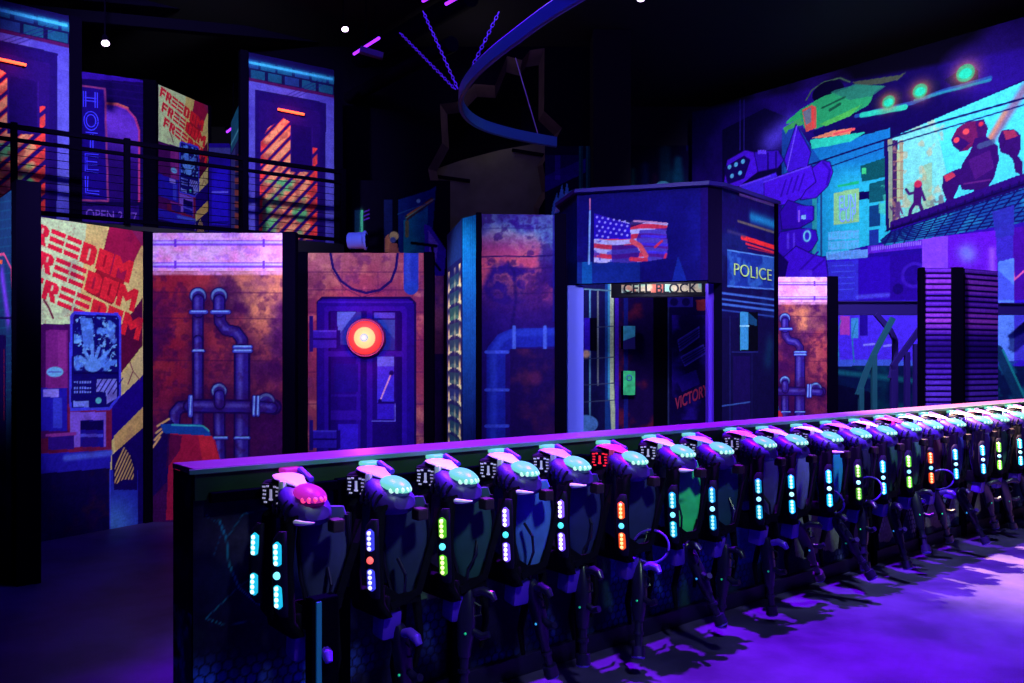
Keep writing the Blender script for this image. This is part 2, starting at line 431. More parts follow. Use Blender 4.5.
def ink_pipes(k):
    k.fill((62, 12, 84))
    x, y = k.px()
    n1, n2 = k.n(2.2, 5, 1), k.n(5, 5, 2)
    f = np.clip((470-y)/190, 0, 1)
    k.put(np.clip((n1-.42)*5, 0, 1)*np.clip(f*1.5, 0, 1), (164, 40, 58), .85)
    k.put(np.clip((n2-.5)*5, 0, 1)*np.clip(f*1.4, 0, 1), (186, 62, 62), .6)
    k.put(np.exp(-((x-262)/46)**2-((y-296)/44)**2)*np.clip((n2-.25)*2.4, 0, 1), (228, 150, 104), .9)
    k.put(np.exp(-((x-262)/40)**2-((y-350)/80)**2)*np.clip((n1-.3)*3, 0, 1), (176, 84, 100), .6)
    k.put(np.exp(-((x-170)/26)**2-((y-335)/70)**2)*np.clip((n1-.35)*3, 0, 1), (120, 14, 50), .7)
    k.put(np.clip((k.n(9, 4, 7)-.56)*9, 0, 1), (58, 8, 74), .5)
    for yy in (292, 318, 360, 410): k.line([(150, yy), (285, yy+1)], 1.1, (60, 8, 70), .55)
    # pale conduit band
    k.rect(140, 225, 290, 271, (222, 172, 236)); b = k.inside([(140, 225), (290, 225), (290, 275), (140, 275)])
    k.ramp(k.n(6, 4, 4)*b, .48, .72, (232, 130, 210), .75); k.ramp(k.n(13, 3, 5)*b, .6, .72, (190, 120, 240), .7)
    k.line([(140, 273), (290, 273)], 3, (214, 150, 190), .8, 3)
    for yy in (243, 265):
        k.line([(140, yy), (290, yy)], 5.5, (130, 70, 240)); k.line([(140, yy-.6), (290, yy-.6)], 2, (190, 170, 255))
        for xx in (175, 264): k.rect(xx-1.3, yy-4, xx+1.3, yy+4, (110, 50, 225))
    def pipe(p, w, dark=(20, 4, 76), body=(44, 26, 134), hi=(92, 84, 196)):
        k.halo(p, w*.95, (40, 5, 60), .5)
        k.line(p, w*1.15, dark); k.line(p, w*.86, body)
        k.line([(a-.12*w, b-.1*w) for a, b in p], w*.3, hi, .75, w*.22)
    def flange(a, b, w):
        k.line([a, b], w+1.6, (22, 5, 92)); k.line([a, b], w, (72, 78, 206)); k.line([(a[0]+.5, a[1]-.7), (b[0]-.5, b[1]-.7)], 1.2, (130, 176, 246))
    def elbow(x0, y0, r):
        k.disc(x0, y0, r+1.4, (30, 8, 100)); k.disc(x0, y0, r, (110, 168, 240)); k.disc(x0+.3, y0+1.3, r-1.3, (52, 48, 168)); k.disc(x0+.6, y0+2.4, r-3.4, (38, 22, 128))
    pipe([(198, 302), (198, 460)], 10.5); pipe([(198, 340), (198, 400)], 9)
    pipe([(219, 302), (220, 322), (226, 330), (236, 332), (242, 340), (242, 350)], 11)
    pipe([(242, 352), (241.5, 480)], 14.5); pipe([(219, 396), (220, 480)], 11)
    pipe([(191, 406), (180, 407), (175, 413), (174, 425), (178, 432)], 11)
    pipe([(190, 406), (256, 407)], 12.5); pipe([(258, 405), (266, 403), (274, 407)], 14)
    elbow(198, 296, 7.6); elbow(219, 296, 7.6); elbow(219, 391, 7.2); elbow(266, 402, 8.4)
    pipe([(198.4, 300), (198.4, 312)], 11); pipe([(219.3, 300), (219.3, 312)], 11); pipe([(219.4, 395), (219.6, 404)], 10); pipe([(258, 407), (272, 408)], 11)
    k.put(np.clip((k.n(14, 4, 12)-.52)*7, 0, 1)*np.clip((y-285)/40, 0, 1), (46, 6, 70), .4)
    flange((191, 312), (206, 312), 3.6); flange((212, 312), (229, 312), 3.6); flange((234, 347), (251, 347), 3); flange((234, 351), (251, 351), 3)
    flange((190.5, 397), (190.5, 415), 4.4); flange((254, 397), (254, 415), 3); flange((258, 397), (258, 415), 3)
    flange((193, 351), (204, 351), 2); flange((214, 438), (227, 438), 2.4); flange((235, 438), (249, 438), 2.4)
    # barrel and hazard flap
    k.poly([(150, 500), (152, 440), (160, 424), (172, 420), (180, 432), (178, 470)], (26, 5, 86))
    for i in range(4): k.line([(153+i*1.5, 447-i*7), (160+i*3, 437-i*6)], 2, (214, 170, 110))
    k.poly([(170, 431), (206, 431), (215, 440), (236, 520), (166, 520)], (158, 22, 66)); k.poly([(198, 435), (212, 436), (222, 470), (204, 470)], (196, 36, 62))
    k.poly([(160, 424), (200, 424), (209, 430), (211, 436), (163, 433)], (22, 66, 160)); k.line([(172, 425), (203, 426), (209, 431)], 1.5, (60, 180, 190))
    k.poly([(168, 434), (182, 436), (180, 450), (166, 470)], (60, 8, 70), .7)

def ink_stripes(k):
    k.fill((82, 78, 192))
    k.ramp(k.n(2.4, 4, 1), .45, .7, (60, 50, 170), .6)
    sl = .205
    Y = lambda x, y: y+(x-248)*sl       # horizontals follow the panel's own slope as seen
    k.poly([(240, 40), (340, 62), (340, Y(340, 80)), (240, Y(240, 80))], (16, 8, 70))
    for r in range(2):
        for i in range(6):
            x0 = 244+i*17+r*7; k.poly([(x0, Y(x0, 59+r*10)), (x0+14, Y(x0+14, 59+r*10)), (x0+14, Y(x0+14, 67+r*10)), (x0, Y(x0, 67+r*10))], (20, 88, 122) if (i+r) % 3 else (30, 60, 130), .8)
    k.line([(250, Y(250, 62)), (332, Y(332, 62))], 2.6, (84, 214, 250)); k.halo([(250, Y(250, 62)), (332, Y(332, 62))], 4, (40, 150, 210), .5)
    k.line([(240, Y(240, 79)), (340, Y(340, 79))], 3, (70, 12, 80))
    for i in range(3): k.line([(285+i*5, 96+i), (318+i*5, 80+i)], .8, (30, 20, 110), .6)
    inner = [(255, 89), (326, Y(326, 87)), (325, 300), (255, 300)]
    k.poly(inner, (26, 8, 96)); k.poly([(259, 100), (320, 112), (319, 300), (259, 300)], (34, 10, 104))
    st = [(259, 112), (316, 126), (316, 236), (259, 236)]
    k.mask = k.inside([(261, 140), (268, 128), (283, 118), (290, 122), (290, 172), (313, 172), (313, 148), (317, 148), (317, 240), (259, 240)]).astype(float)
    x, y = k.px()
    for i in range(14):
        c = 96+i*14.2
        k.line([(250, c+34), (330, c-50)], 6.6, (240, 62, 62)); k.line([(266, c+17.2), (308, c-26.9)], 5.2, (238, 178, 124), .85)
    m = k.mask*k.inside([(262, 180), (316, 180), (316, 240), (262, 240)])
    st = np.clip((k.c[..., 0]-120)/60, 0, 1)
    k.put(st*np.clip((k.n(5, 4, 3)-.45)*6, 0, 1)*m, (70, 190, 116), .85); k.put(st*np.clip((k.n(11, 4, 5)-.5)*6, 0, 1), (150, 50, 60), .6)
    k.mask = None
    k.poly([(291, 124), (312, 128), (312, 170), (291, 166)], (26, 6, 92)); k.line([(291, 124), (291, 168)], 1, (44, 16, 120)); k.line([(312, 128), (312, 168)], 1, (44, 16, 120))

def ink_hotel(k):
    k.fill((22, 5, 88))
    Y = lambda x, y: y+(x-82)*.13
    for i in range(22):
        yy = 78+i*7; k.line([(60, Y(60, yy)), (145, Y(145, yy))], .9, (44, 14, 120), .6)
    k.poly([(60, 66), (145, 81), (145, 82.5), (60, 77)], (60, 20, 190), .8)
    dome = [(106, 200), (106, 104), (116, 105), (127, 109), (135, 118), (139, 130), (139, 200)]
    k.poly(dome, (40, 10, 130)); k.mask = k.inside(dome).astype(float); k.halo([(108, 122), (132, 136)], 26, (126, 66, 240), .9); k.halo([(112, 170), (134, 190)], 30, (34, 6, 100), .9); k.mask = None
    k.line([(106, 104), (116, 105), (127, 109), (135, 118), (139, 130), (139, 214)], 1.6, (190, 60, 130)); k.line([(106, 103), (118, 104), (128, 108)], 1.6, (214, 100, 90))
    k.poly([(76, 85), (105, 89), (108, 201), (76, 200)], (28, 6, 132)); k.line([(76, 85), (105, 89), (108, 201), (76, 200)], 1.6, (150, 58, 130))
    k.poly([(108, 202), (145, 202), (145, 330), (60, 330), (60, 206)], (14, 3, 66)); k.rect(79, 206, 139, 223, (36, 10, 116))

def ink_door(k):
    k.fill((120, 50, 100))
    x, y = k.px()
    k.put(np.clip((300-y)/60, 0, 1), (190, 122, 124), .95)
    k.ramp(k.n(3, 5, 1), .46, .7, (150, 66, 96), .75); k.ramp(k.n(7, 5, 2), .55, .72, (214, 150, 130), .5); k.ramp(k.n(9, 4, 6), .58, .7, (104, 44, 110), .6)
    for i, yy in enumerate((272, 290, 312, 340, 372, 404, 436, 470)):
        k.line([(300, yy), (430, yy)], 1, (70, 20, 90), .6)
        for j in range(4): k.line([(306+j*36+(i % 2)*18, yy), (306+j*36+(i % 2)*18, yy+22)], .9, (70, 20, 90), .4)
    k.line([(330, 250), (333, 268), (341, 281), (352, 289), (366, 293), (380, 290), (391, 281), (396, 268), (398, 250)], 2.6, (22, 10, 100))
    k.line([(331, 270), (344, 288), (362, 297), (384, 291)], .8, (80, 20, 90))
    k.line([(411, 240), (411, 287)], 15, (36, 58, 188)); k.line([(408, 250), (408, 286)], 5, (60, 92, 214), .6, 3); k.disc(411, 288, 7, (30, 70, 190), .7)
    # steel door
    def rr(a, b, c, d, col, r=5): k.poly([(a+r, b), (c-r, b), (c, b+r), (c, d), (a, d), (a, b+r)], col)
    rr(316, 297, 416, 620, (20, 4, 88)); rr(317.5, 299, 414, 620, (30, 8, 146)); k.line([(319, 302), (412, 302)], 2, (52, 22, 190), .8)
    rr(324, 306, 407, 620, (40, 14, 172), 3); rr(328, 311, 402, 620, (20, 2, 104), 2)
    k.rect(331, 312, 361, 620, (28, 4, 126)); k.rect(372, 312, 396, 620, (26, 4, 120)); k.rect(356, 311, 372, 620, (38, 10, 158)); k.rect(360, 311, 367, 620, (22, 4, 110))
    k.poly([(337, 312), (356, 312), (338, 336)], (60, 92, 206)); k.poly([(356, 312), (361, 312), (361, 345), (337, 345), (338, 336)], (40, 40, 150))
    k.rect(374, 313, 395, 318, (60, 66, 214)); k.rect(374, 320, 395, 350, (30, 40, 150)); k.poly([(378, 320), (395, 320), (395, 340)], (40, 70, 180))
    k.rect(328, 351, 402, 357, (42, 16, 168)); k.rect(331, 410, 361, 420, (42, 12, 160)); k.rect(334, 364, 358, 392, (24, 8, 130)); k.rect(331, 394, 361, 397, (36, 14, 150))
    k.rect(377, 357, 394, 402, (54, 44, 226)); k.rect(377, 357, 394, 366, (70, 92, 232)); k.rect(377, 404, 394, 419, (48, 26, 205)); k.line([(379, 402), (394, 402)], 1.2, (20, 2, 100)); k.line([(395, 404), (395, 421), (372, 421)], 1.2, (90, 90, 240))
    k.line([(380, 401), (391, 374)], 1.4, (190, 160, 220)); k.disc(391.5, 373, 2.4, (20, 2, 100)); k.disc(380, 401, 2, (20, 2, 100))
    k.rect(338, 424, 358, 620, (48, 26, 214), .8); k.rect(372, 424, 396, 620, (24, 4, 112))
    for yy in (331, 431):
        k.rect(311, yy, 339, yy+17, (44, 26, 190)); k.rect(311, yy+7, 339, yy+9, (20, 2, 100)); k.line([(311, yy), (339, yy)], 1.2, (70, 60, 230)); k.rect(336, yy-1, 340, yy+18, (22, 4, 110))
    k.rect(309, 316, 313, 352, (30, 14, 130)); k.rect(309, 420, 313, 450, (30, 14, 130))

def ink_tower(k):
    k.fill((36, 14, 104))
    x, y = k.px(); n = k.n(4.2, 6, 1); n2 = k.n(14, 6, 3)
    k.put(np.clip((250-y)/22, 0, 1)*np.clip((n-.25)*3, 0, 1), (106, 158, 172), .85)
    k.put(np.exp(-((y-236)/24)**2)*np.clip((x-500)/40, 0, 1)*np.clip((n2-.3)*3, 0, 1), (88, 150, 180), .8)
    k.put(np.exp(-((y-275)/36)**2)*np.clip((n-.36)*4.5, 0, 1), (188, 72, 100), .9)
    k.put(np.exp(-((y-276)/26)**2)*np.exp(-((x-535)/26)**2)*np.clip((n2-.4)*5, 0, 1), (222, 112, 88), .7)
    k.put(np.clip((n2-.52)*8, 0, 1)*np.clip((430-y)/150, 0, 1), (38, 10, 90), .7)
    k.put(np.clip((y-300)/45, 0, 1), (26, 10, 96), .8)
    for yy, a in ((228, .3), (256, .9), (268, .4), (293, .3)): k.line([(478, yy+1), (505, yy), (530, yy+.6), (560, yy-1)], 1.4, (20, 8, 80), a)
    k.line([(508, 262), (514, 272), (516, 300), (511, 330)], 3, (22, 8, 84), .7, 2)
    k.rect(553, 210, 566, 322, (22, 18, 120), .8)
    k.poly([(470, 350), (480, 346), (512, 346), (512, 480), (470, 480)], (0, 0, 0), 0)
    k.line([(496, 480), (496, 352), (504, 342), (514, 338), (562, 337)], 19, (26, 34, 150)); k.line([(493, 480), (493, 352), (503, 338), (514, 333), (562, 332)], 7, (36, 54, 178), .8, 3)
    for xx in (514, 545): k.line([(xx, 327), (xx, 349)], 3.4, (64, 90, 206))
    for yy in (352, 390, 426): k.line([(486, yy), (508, yy)], 3, (54, 74, 200))
    k.rect(510, 349, 566, 500, (26, 10, 78)); k.ramp(k.n(7, 4, 8)*k.inside([(510, 349), (566, 349), (566, 480), (510, 480)]), .5, .75, (70, 26, 70), .7); k.disc(535, 378, 7, (120, 40, 80), .4, soft=5)

def ink_teal(k):
    k.fill((18, 70, 150)); W = k.W; u = k.U/k.U.max()
    k.put(np.clip((W-2.0)/.8, 0, 1), (16, 140, 204), .95); k.put(np.clip((1.9-W)/.9, 0, 1), (12, 20, 88), .95)
    for i in range(9): k.put(np.clip((.03-np.abs(u-(i*.12+.03)))/.03, 0, 1), (10, 44, 120), .25+.3*(i % 3)/2)

def ink_windows(k):
    k.fill((14, 22, 84))
    u = k.U/k.U.max(); y = k.W
    k.put((y > 2.55).astype(float), (20, 60, 120), .6)
    f = y/2.5
    for row in range(16):
        w0 = .12+row*.155
        if row in (15,): continue
        d = np.abs(y-(w0+.05*np.sin(u*PI)))
        k.put(np.clip((.018-d)/.006+.5, 0, 1)*(u > .08)*(u < .95), (205, 210, 160))
        win = (y > w0+.03) & (y < w0+.14) & (u > .2) & (u < .8)
        k.put(win.astype(float), ((30, 96, 84), (26, 50, 110), (60, 70, 60), (190, 90, 60))[row*7 % 4] if row % 5 == 2 else (22, 70, 90), .8)
    for c in (.14, .55, .86): k.put(np.clip((.055-np.abs(u-c))/.02+.5, 0, 1)*(y < 2.5)*(.55+.45*np.sin(y*41)), (228, 206, 140), .95 if c != .55 else .5)

def ink_louvre(k):
    k.fill((24, 6, 96))
    y = HY-(k.W-EYE)*F/11.45; x = k.U; n = k.n(1.6, 3, 1)
    per = 5.6; ph = (y % per)/per
    k.put((ph < .62).astype(float), (70, 22, 196), .85); k.put(np.exp(-((ph-.25)/.14)**2), (110, 56, 226), .7)
    for c, s, col in ((284, 13, (150, 60, 210)), (320, 11, (176, 70, 220)), (392, 20, (100, 60, 225))): k.put(np.exp(-((y-c)/s)**2)*(ph < .6), col, .75)
    k.put(np.exp(-((y-350)/15)**2), (24, 6, 100), .75); k.put((ph > .7).astype(float), (14, 2, 60), .9)

def ink_wallsign(k):
    k.fill((24, 6, 70))
    x, y = k.px()
    for i in range(24):
        yy = 190+i*9; k.line([(-70, yy+14), (22, yy)], 1, (20, 70, 110), .7)
    k.put(np.clip((250-y)/20, 0, 1), (24, 92, 140), .55)
    k.line([(-60, 262), (4, 254), (11, 268), (13, 330), (13, 420)], 3, (200, 70, 130)); k.halo([(2, 275), (8, 318)], 9, (120, 60, 240), .9)
    k.line([(-60, 318), (18, 318)], 2, (14, 2, 70)); k.line([(-40, 262), (2, 262)], 4, (220, 90, 60))
    k.rect(-70, 335, 6, 520, (20, 4, 80)); k.halo([(0, 490), (10, 500)], 14, (110, 40, 140), .8); k.line([(4, 350), (4, 420)], 2, (150, 30, 50))

WP = 'wall panel'
panel('freedom_poster_panel', 'ground floor wall panel printed with FREEDOM poster above a vending machine', WP, P_free, ink_freedom, posts=(.12, .1))
r_ = panel('pipe_print_panel', 'rusty pipe printed panel beside the ground floor FREEDOM panel, pale band on top', WP, P_pipe, ink_pipes, posts=(.08, .13), group=None)
panel('door_print_panel', 'brick panel printed with an indigo steel door under a drooping cable', WP, P_door, ink_door, posts=(.14, .12))
panel('pipe_print_panel', 'rusty pipe printed panel standing behind the police booth, orange with pale band', WP, P_pip2, ink_pipes, ref=P_pipe, posts=(0, .16), step=.009)
panel('louvre_panel', 'violet louvre printed panel, frontal one of the pair behind the counter', WP, P_lou1, ink_louvre, posts=(.05, .16), step=.01)
panel('louvre_panel', 'violet louvre printed panel turned away, beside the frontal louvre panel', WP, P_lou2, ink_louvre, posts=(0, 0), step=.01)
panel('striped_doorway_panel', 'tall upstairs panel with orange hazard stripes beside the open black hall', WP, P_red, ink_stripes, posts=(.12, .14))
panel('striped_doorway_panel', 'tall hazard striped panel upstairs at the outer end of the balcony before the hotel panel', WP, P_redl, ink_stripes, ref=P_red, posts=(.1, .155))
_du = P_fre2.L-P_free.L
class _Ref(Plane): pass
def ref_shift(pl, dz, z0, z1):
    q = Plane(pl.A, pl.B, z0, z1); q.A, q.B, q.L, q.d, q.rz = pl.A, pl.B, pl.L, pl.d, pl.rz; return q
panel('freedom_poster_panel', 'upstairs panel printed with FREEDOM poster behind the balcony railing', WP, P_fre2, ink_freedom, ref=ref_shift(P_free, 0, 0, 2.89), posts=(.14, .06), step=.012)
rh = panel('hotel_print_panel', 'indigo upstairs panel printed with upright HOTEL sign and arch', WP, P_hot, ink_hotel, posts=(0, .2))
panel('neon_street_panel', 'teal and violet street print panel at the picture edge beside the FREEDOM panel', WP, P_sgn, ink_wallsign, posts=(0, .16), post_d=.16)

# printed tubes and letters, built raised with emission added
RED = mat('red print tube glow', (255, 96, 60), emit=2.6, ecol=(255, 84, 50))  # tube belongs to the stripe print, its glow is added
def glowing_print_tube(pl, x0, y0, x1, y1, label, ref=None, shift=0.):
    (u0, w0), (u1, w1) = (ref or pl).uv(x0, y0), (ref or pl).uv(x1, y1)
    sh = pl.L-(ref.L if ref else pl.L)
    a, b = pl.world(u0+sh, w0, .05), pl.world(u1+sh, w1, .05)
    root = empty('glowing_print_tube', a, pl.rz, label, 'lamp')
    d = (b-a); L = math.hypot(d.x, d.y)
    MB().tube([(0, 0, 0), (L, 0, d.z)], .019, 10).build('tube', RED, root)
    for t in (.06, .94): MB().box((L*t, .025, d.z*t), (.03, .05, .05)).build('bracket', BLACK, root)
    l = bpy.data.lights.new('tube glow', 'POINT'); l.energy = 4.5; l.color = (1, .06, .02); l.shadow_soft_size = .1  # added point light spreads the red halo over the panel
    o = bpy.data.objects.new('tube_glow', l); o.location = pl.world((u0+u1)/2+sh, (w0+w1)/2, .17); C.objects.link(o)
glowing_print_tube(P_red, 277, 110, 303, 115.2, 'printed red tube made to glow above the stripes of the panel beside the dark hall')
glowing_print_tube(P_redl, 277, 110, 303, 115.2, 'printed red tube made to glow on the outermost striped panel upstairs', ref=P_red)
LETTER_GLOW = mat('blue print letter glow', (60, 54, 240), emit=.3, ecol=(50, 50, 255))  # lettering of the print, given emission of its own
for i, ch in enumerate('HOTEL'):
    x0, x1 = 84.6+i*.5, 96.2+i*.8
    y0 = 91.5+i*21.2; y1 = y0+15.5
    mb = MB()
    for st in GLYPH[ch]:
        for off in (-.1, .1):
            pts = []
            for j, (a, b) in enumerate(st):
                q = st[min(j+1, len(st)-1)]; p = st[max(j-1, 0)]
                dx, dy = q[0]-p[0], q[1]-p[1]; nn = math.hypot(dx, dy) or 1
                pts.append((a-dy/nn*off, b+dx/nn*off))
            wp = []
            for a, b in pts:
                u, w_ = P_hot.uv(x0+(x1-x0)*a, y0+(y1-y0)*b+(x1-x0)*a*.1); wp.append((u, -.015, w_))
            mb.tube(wp, .010, 6)
    mb.build('glowing_print_letter', LETTER_GLOW, rh)
lettering('OPEN 24/7', P_hot, 86, 209, 137, 222, mat('violet sign paint', (96, 40, 190)), rh)

# middle tower: three printed sides
root = empty('brick_tower', (*P_tow.A, 0), 0, 'free standing tower with stained concrete front, teal edge and window print', 'tower')
def face_child(root, name, pl, paint, step, thick=.05, posts=()):
    M = Matrix.Rotation(-root.rotation_euler.z, 3, 'Z')
    def loc(o):
        d = Vector((pl.A.x, pl.A.y, 0))-root.location; o.location = M @ Vector((d.x, d.y, 0)); o.rotation_euler = (0, 0, pl.rz-root.rotation_euler.z)
    me = inked_mesh(name, pl.L, pl.z0, pl.z1, step, paint, pl.uv, ((pl.A.y+pl.B.y)/2)/F)
    f = bpy.data.objects.new(name, me); link(f, root); loc(f)
    b = MB().box((pl.L/2, thick/2+.004, (pl.z0+pl.z1)/2), (pl.L, thick, pl.z1-pl.z0)).build('board', BOARD, f)
    for x, w_ in posts: MB().box((x, .02, (pl.z0+pl.z1)/2), (w_, .09, pl.z1-pl.z0+.02), bev=.005).build('frame_post', BLACK, f)
    return f
face_child(root, 'concrete_print', P_tow, ink_tower, .007, posts=((-.01, .05), (P_tow.L+.03, .1)))
face_child(root, 'teal_print', P_tea, ink_teal, .008)
face_child(root, 'window_print', P_win, ink_windows, .012)
MB().prism([(0, .1, 2.86), (.68, .15, 2.86), (.68, 1.1, 2.86), (-.3, 1.1, 2.86), (-.14, .25, 2.86)], (0, 0, .02)).build('roof_board', BOARD, root)
MB().box((.7, .62, 1.43), (.05, 1.0, 2.86)).build('side_board', mat('teal side board', (20, 90, 150), .6), root)
# narrow panel between door panel and tower
P_slim = pl2(431, 10.6, 444, 10.6, 0, 2.7)
def ink_slim(k):
    k.fill((46, 14, 100)); y = k.W; k.put((y > 1.7).astype(float), (160, 80, 120), .8); k.ramp(k.n(5, 4, 2), .5, .7, (60, 20, 110), .7)
panel('slim_brick_panel', 'narrow pink and indigo brick panel between the door panel and the tower', WP, P_slim, ink_slim, posts=(.13, .03))

# lamp disc of the door print, built as raised glowing parts
lp = at(366, 338, 9.80)
root = empty('glowing_lamp_print', lp, 0, 'printed round red warning lamp made to glow on the indigo steel door', 'lamp')
MB().cyl((0, .0, 0), (0, -.05, 0), .235, .22, 32).build('housing', mat('lamp housing', (110, 24, 110), .5), root, True)
MB().ball((0, -.05, 0), (.2, .06, .2), u=32, v=16).build('red_lens', mat('red lens', (210, 40, 50), emit=.6, ecol=(245, 60, 66)), root, True)
MB().ball((0, -.075, 0), (.135, .06, .135), u=28, v=14).build('glowing_bowl', mat('lamp bowl', (90, 80, 50), emit=.85, ecol=(240, 222, 160)), root, True)
MB().ball((0, -.128, 0), (.05, .03, .05)).build('bulb', mat('lamp bulb', (40, 70, 80), emit=.85, ecol=(130, 215, 240)), root, True)
l = bpy.data.lights.new('warning glow', 'POINT'); l.energy = 40; l.color = (1, .10, .06); l.shadow_soft_size = .12  # added point light makes the red halo around the disc
o = bpy.data.objects.new('warning_glow', l); o.location = lp+Vector((0, -.17, 0)); C.objects.link(o)

# ------------------------------------------------------------------ police booth
P_flag = pl2(577, 7.96, 708, 7.6, 2.35, 3.22)
P_pol = pl2(722, 7.68, 776, 8.51, 0, 3.22)
P_cham = pl2(560, 8.62, 577, 7.96, 2.35, 3.22)
def ink_flag(k):
    k.fill((18, 14, 104)); x, y = None, None
    k.ramp(k.n(3, 4, 1), .42, .75, (26, 26, 140), .7)
    k.rect(570, 262, 640, 290, (20, 60, 150), .6); k.rect(582, 262, 592, 290, (18, 96, 170), .8); k.poly([(670, 290), (678, 256), (690, 290)], (22, 40, 150))
    k.rect(700, 180, 712, 290, (30, 10, 96), .8)
    k.line([(590, 199), (590, 209)], 1.6, (190, 110, 150)); k.line([(590, 211), (589, 264)], 1.8, (130, 180, 240))
    fl = [(594, 213), (606, 216), (618, 220), (630, 223), (634, 219), (650, 221), (668, 223), (666, 232), (668, 246), (667, 258), (650, 261), (628, 263), (612, 262), (594, 263)]
    k.poly(fl, (28, 16, 126)); msk = k.inside(fl).astype(float)
    def st(pts, c, wd=4.6):
        k.mask = msk; k.line(pts, wd, c); k.mask = None
    Rd, Wh, Bd, Bl = (222, 56, 86), (190, 196, 240), (30, 8, 96), (56, 46, 224)
    wav = lambda x: 1.6*math.sin((x-594)/73*2*PI)
    for i in range(9):
        y0 = 222+i*4.7
        c = Rd if i % 2 else Wh
        pts = [(xx, y0+wav(xx)+(xx-594)*.02) for xx in range(590, 672, 6)]
        st(pts, c, 4.9)
    # folds in shade of the cloth print
    k.mask = msk
    k.poly([(640, 230), (670, 228), (670, 266), (648, 266), (645, 250), (636, 240)], (40, 22, 170), .72)
    k.poly([(612, 245), (636, 245), (640, 252), (636, 266), (612, 266)], (34, 18, 150), .78)
    k.poly([(634, 243), (642, 240), (647, 256), (640, 262), (630, 264), (640, 254)], (0, 0, 0), 0)
    k.poly([(628, 216), (668, 218), (668, 223), (646, 222), (630, 228)], (22, 8, 90), .8); k.line([(634, 221), (650, 222), (666, 223)], 1.6, (200, 150, 190))
    for yy in (236, 244, 252): k.line([(642, yy), (668, yy+1)], 2.6, (66, 54, 236), .8)
    k.line([(655, 247), (662, 241)], 2.4, Rd); k.line([(664, 260), (666, 254)], 2, Rd)
    k.line([(632, 241), (640, 246), (646, 256)], 5, (230, 90, 100)); k.line([(631, 259), (646, 260)], 4, Rd)
    k.poly([(592, 213), (630, 224), (631, 239), (592, 239)], (42, 18, 190)); k.mask = None
    for r in range(5):
        for c in range(6):
            xx, yy = 597+c*5.6+(r % 2)*2.4, 217+r*4.6+c*.9
            if xx < 629 and yy < 238: k.disc(xx, yy, 1.15, (170, 170, 245), soft=.6)
    k.ramp(k.n(20, 3, 3)*k.inside([(594, 240), (612, 240), (612, 262), (594, 262)]), .52, .6, (60, 60, 200), .7)
def ink_police(k):
    k.fill((15, 8, 68))
    sl = .315; Y = lambda x, y: y+(x-722)*sl*(1 if y < 240 else .75 if y < 275 else .4 if y < 320 else 0)
    L = lambda x0, x1, y, wd, c, a=1., soft=.8: k.line([(x0, Y(x0, y)), (x1, Y(x1, y))], wd, c, a, soft)
    k.poly([(716, 180), (780, 200), (780, 262), (716, 255)], (20, 10, 86)); k.ramp(k.n(4, 4, 1), .5, .75, (20, 40, 110), .5)
    k.halo([(752, 217), (776, 225)], 5.5, (30, 140, 200), .9); L(740, 780, 188.5, 3, (170, 170, 240)); L(738, 780, 216, 2.4, (110, 100, 90), .8)
    L(742, 780, 231, 4.6, (236, 44, 54)); L(746, 780, 236, 2, (214, 40, 60)); L(748, 780, 241.5, 1.2, (150, 30, 70)); L(728, 745, 229, 3, (60, 50, 110), .7, 2)
    pla = [(727.5, 250), (777, 258), (777, 290), (727.5, 287)]
    k.poly(pla, (24, 42, 140)); k.ramp(k.n(9, 4, 4)*k.inside(pla), .5, .66, (44, 90, 180), .8)
    k.line([(727.5, 250), (777, 258)], 1.2, (80, 130, 220)); k.line([(727.5, 286), (777, 289.5)], 1.5, (70, 110, 210))
    for yy, wd in ((293, 2), (299, 1.6), (304, 2.2), (310, 1.4)): L(720, 780, yy, wd, (58, 92, 196) if wd > 1.5 else (40, 60, 160))
    k.rect(716, 318, 780, 520, (14, 7, 62)); k.line([(730, 316), (730, 430)], 1, (34, 34, 120)); k.line([(732, 352), (758, 352)], 1, (34, 34, 120)); k.line([(752, 352), (752, 430)], 1, (26, 22, 96))
    k.poly([(733, 356), (750, 356), (750, 430), (733, 430)], (22, 8, 80)); k.halo([(770, 345), (768, 360)], 10, (14, 44, 90), .7)
    k.rect(739.5, 312, 758, 351, (4, 3, 22)); k.rect(740, 312, 748.5, 350, (54, 130, 200)); k.line([(740, 326), (749, 326)], 1.2, (160, 210, 240)); k.poly([(749, 313), (757, 320), (757, 326), (749, 324)], (20, 60, 110))
    k.line([(722, 406), (750, 402)], 1, (60, 90, 190)); k.line([(776, 200), (776, 420)], 1.2, (6, 3, 30))
root = empty('police_booth', (*P_flag.A, 0), P_flag.rz, 'police booth with flag print on its fascia and POLICE plate on the side wall', 'booth')
f = face_child(root, 'flag_fascia', P_flag, ink_flag, .0065, .1)
def ink_cham(k): k.fill((16, 26, 100)); k.put(np.clip((k.U/k.U.max()-.5)*3, 0, 1), (14, 44, 110), .7)
face_child(root, 'chamfer_fascia', P_cham, ink_cham, .02, .05)
g = face_child(root, 'police_wall', P_pol, ink_police, .007, .08, posts=((P_pol.L-.02, .05),))
lettering('POLICE', P_pol, 733.5, 263, 771, 281, mat('pale gold letters', (176, 200, 120)), g, bold=-.012)
def booth_child(o):
    M = Matrix.Rotation(-P_flag.rz, 4, 'Z') @ Matrix.Translation((-P_flag.A.x, -P_flag.A.y, 0))
    o.parent = root; o.matrix_local = M; return o
q0, q1, q2 = P_flag.B, P_pol.A, P_pol.B
c0, c1 = P_cham.A, P_flag.A
booth_child(MB().prism([(q0.x, q0.y, 2.33), (q1.x, q1.y, 2.33), (q1.x-.02, q1.y+.12, 2.33), (q0.x+.02, q0.y+.12, 2.33)], (0, 0, .9)).build('corner_post', mat('booth corner', (14, 7, 42), .8, spec=0))) 
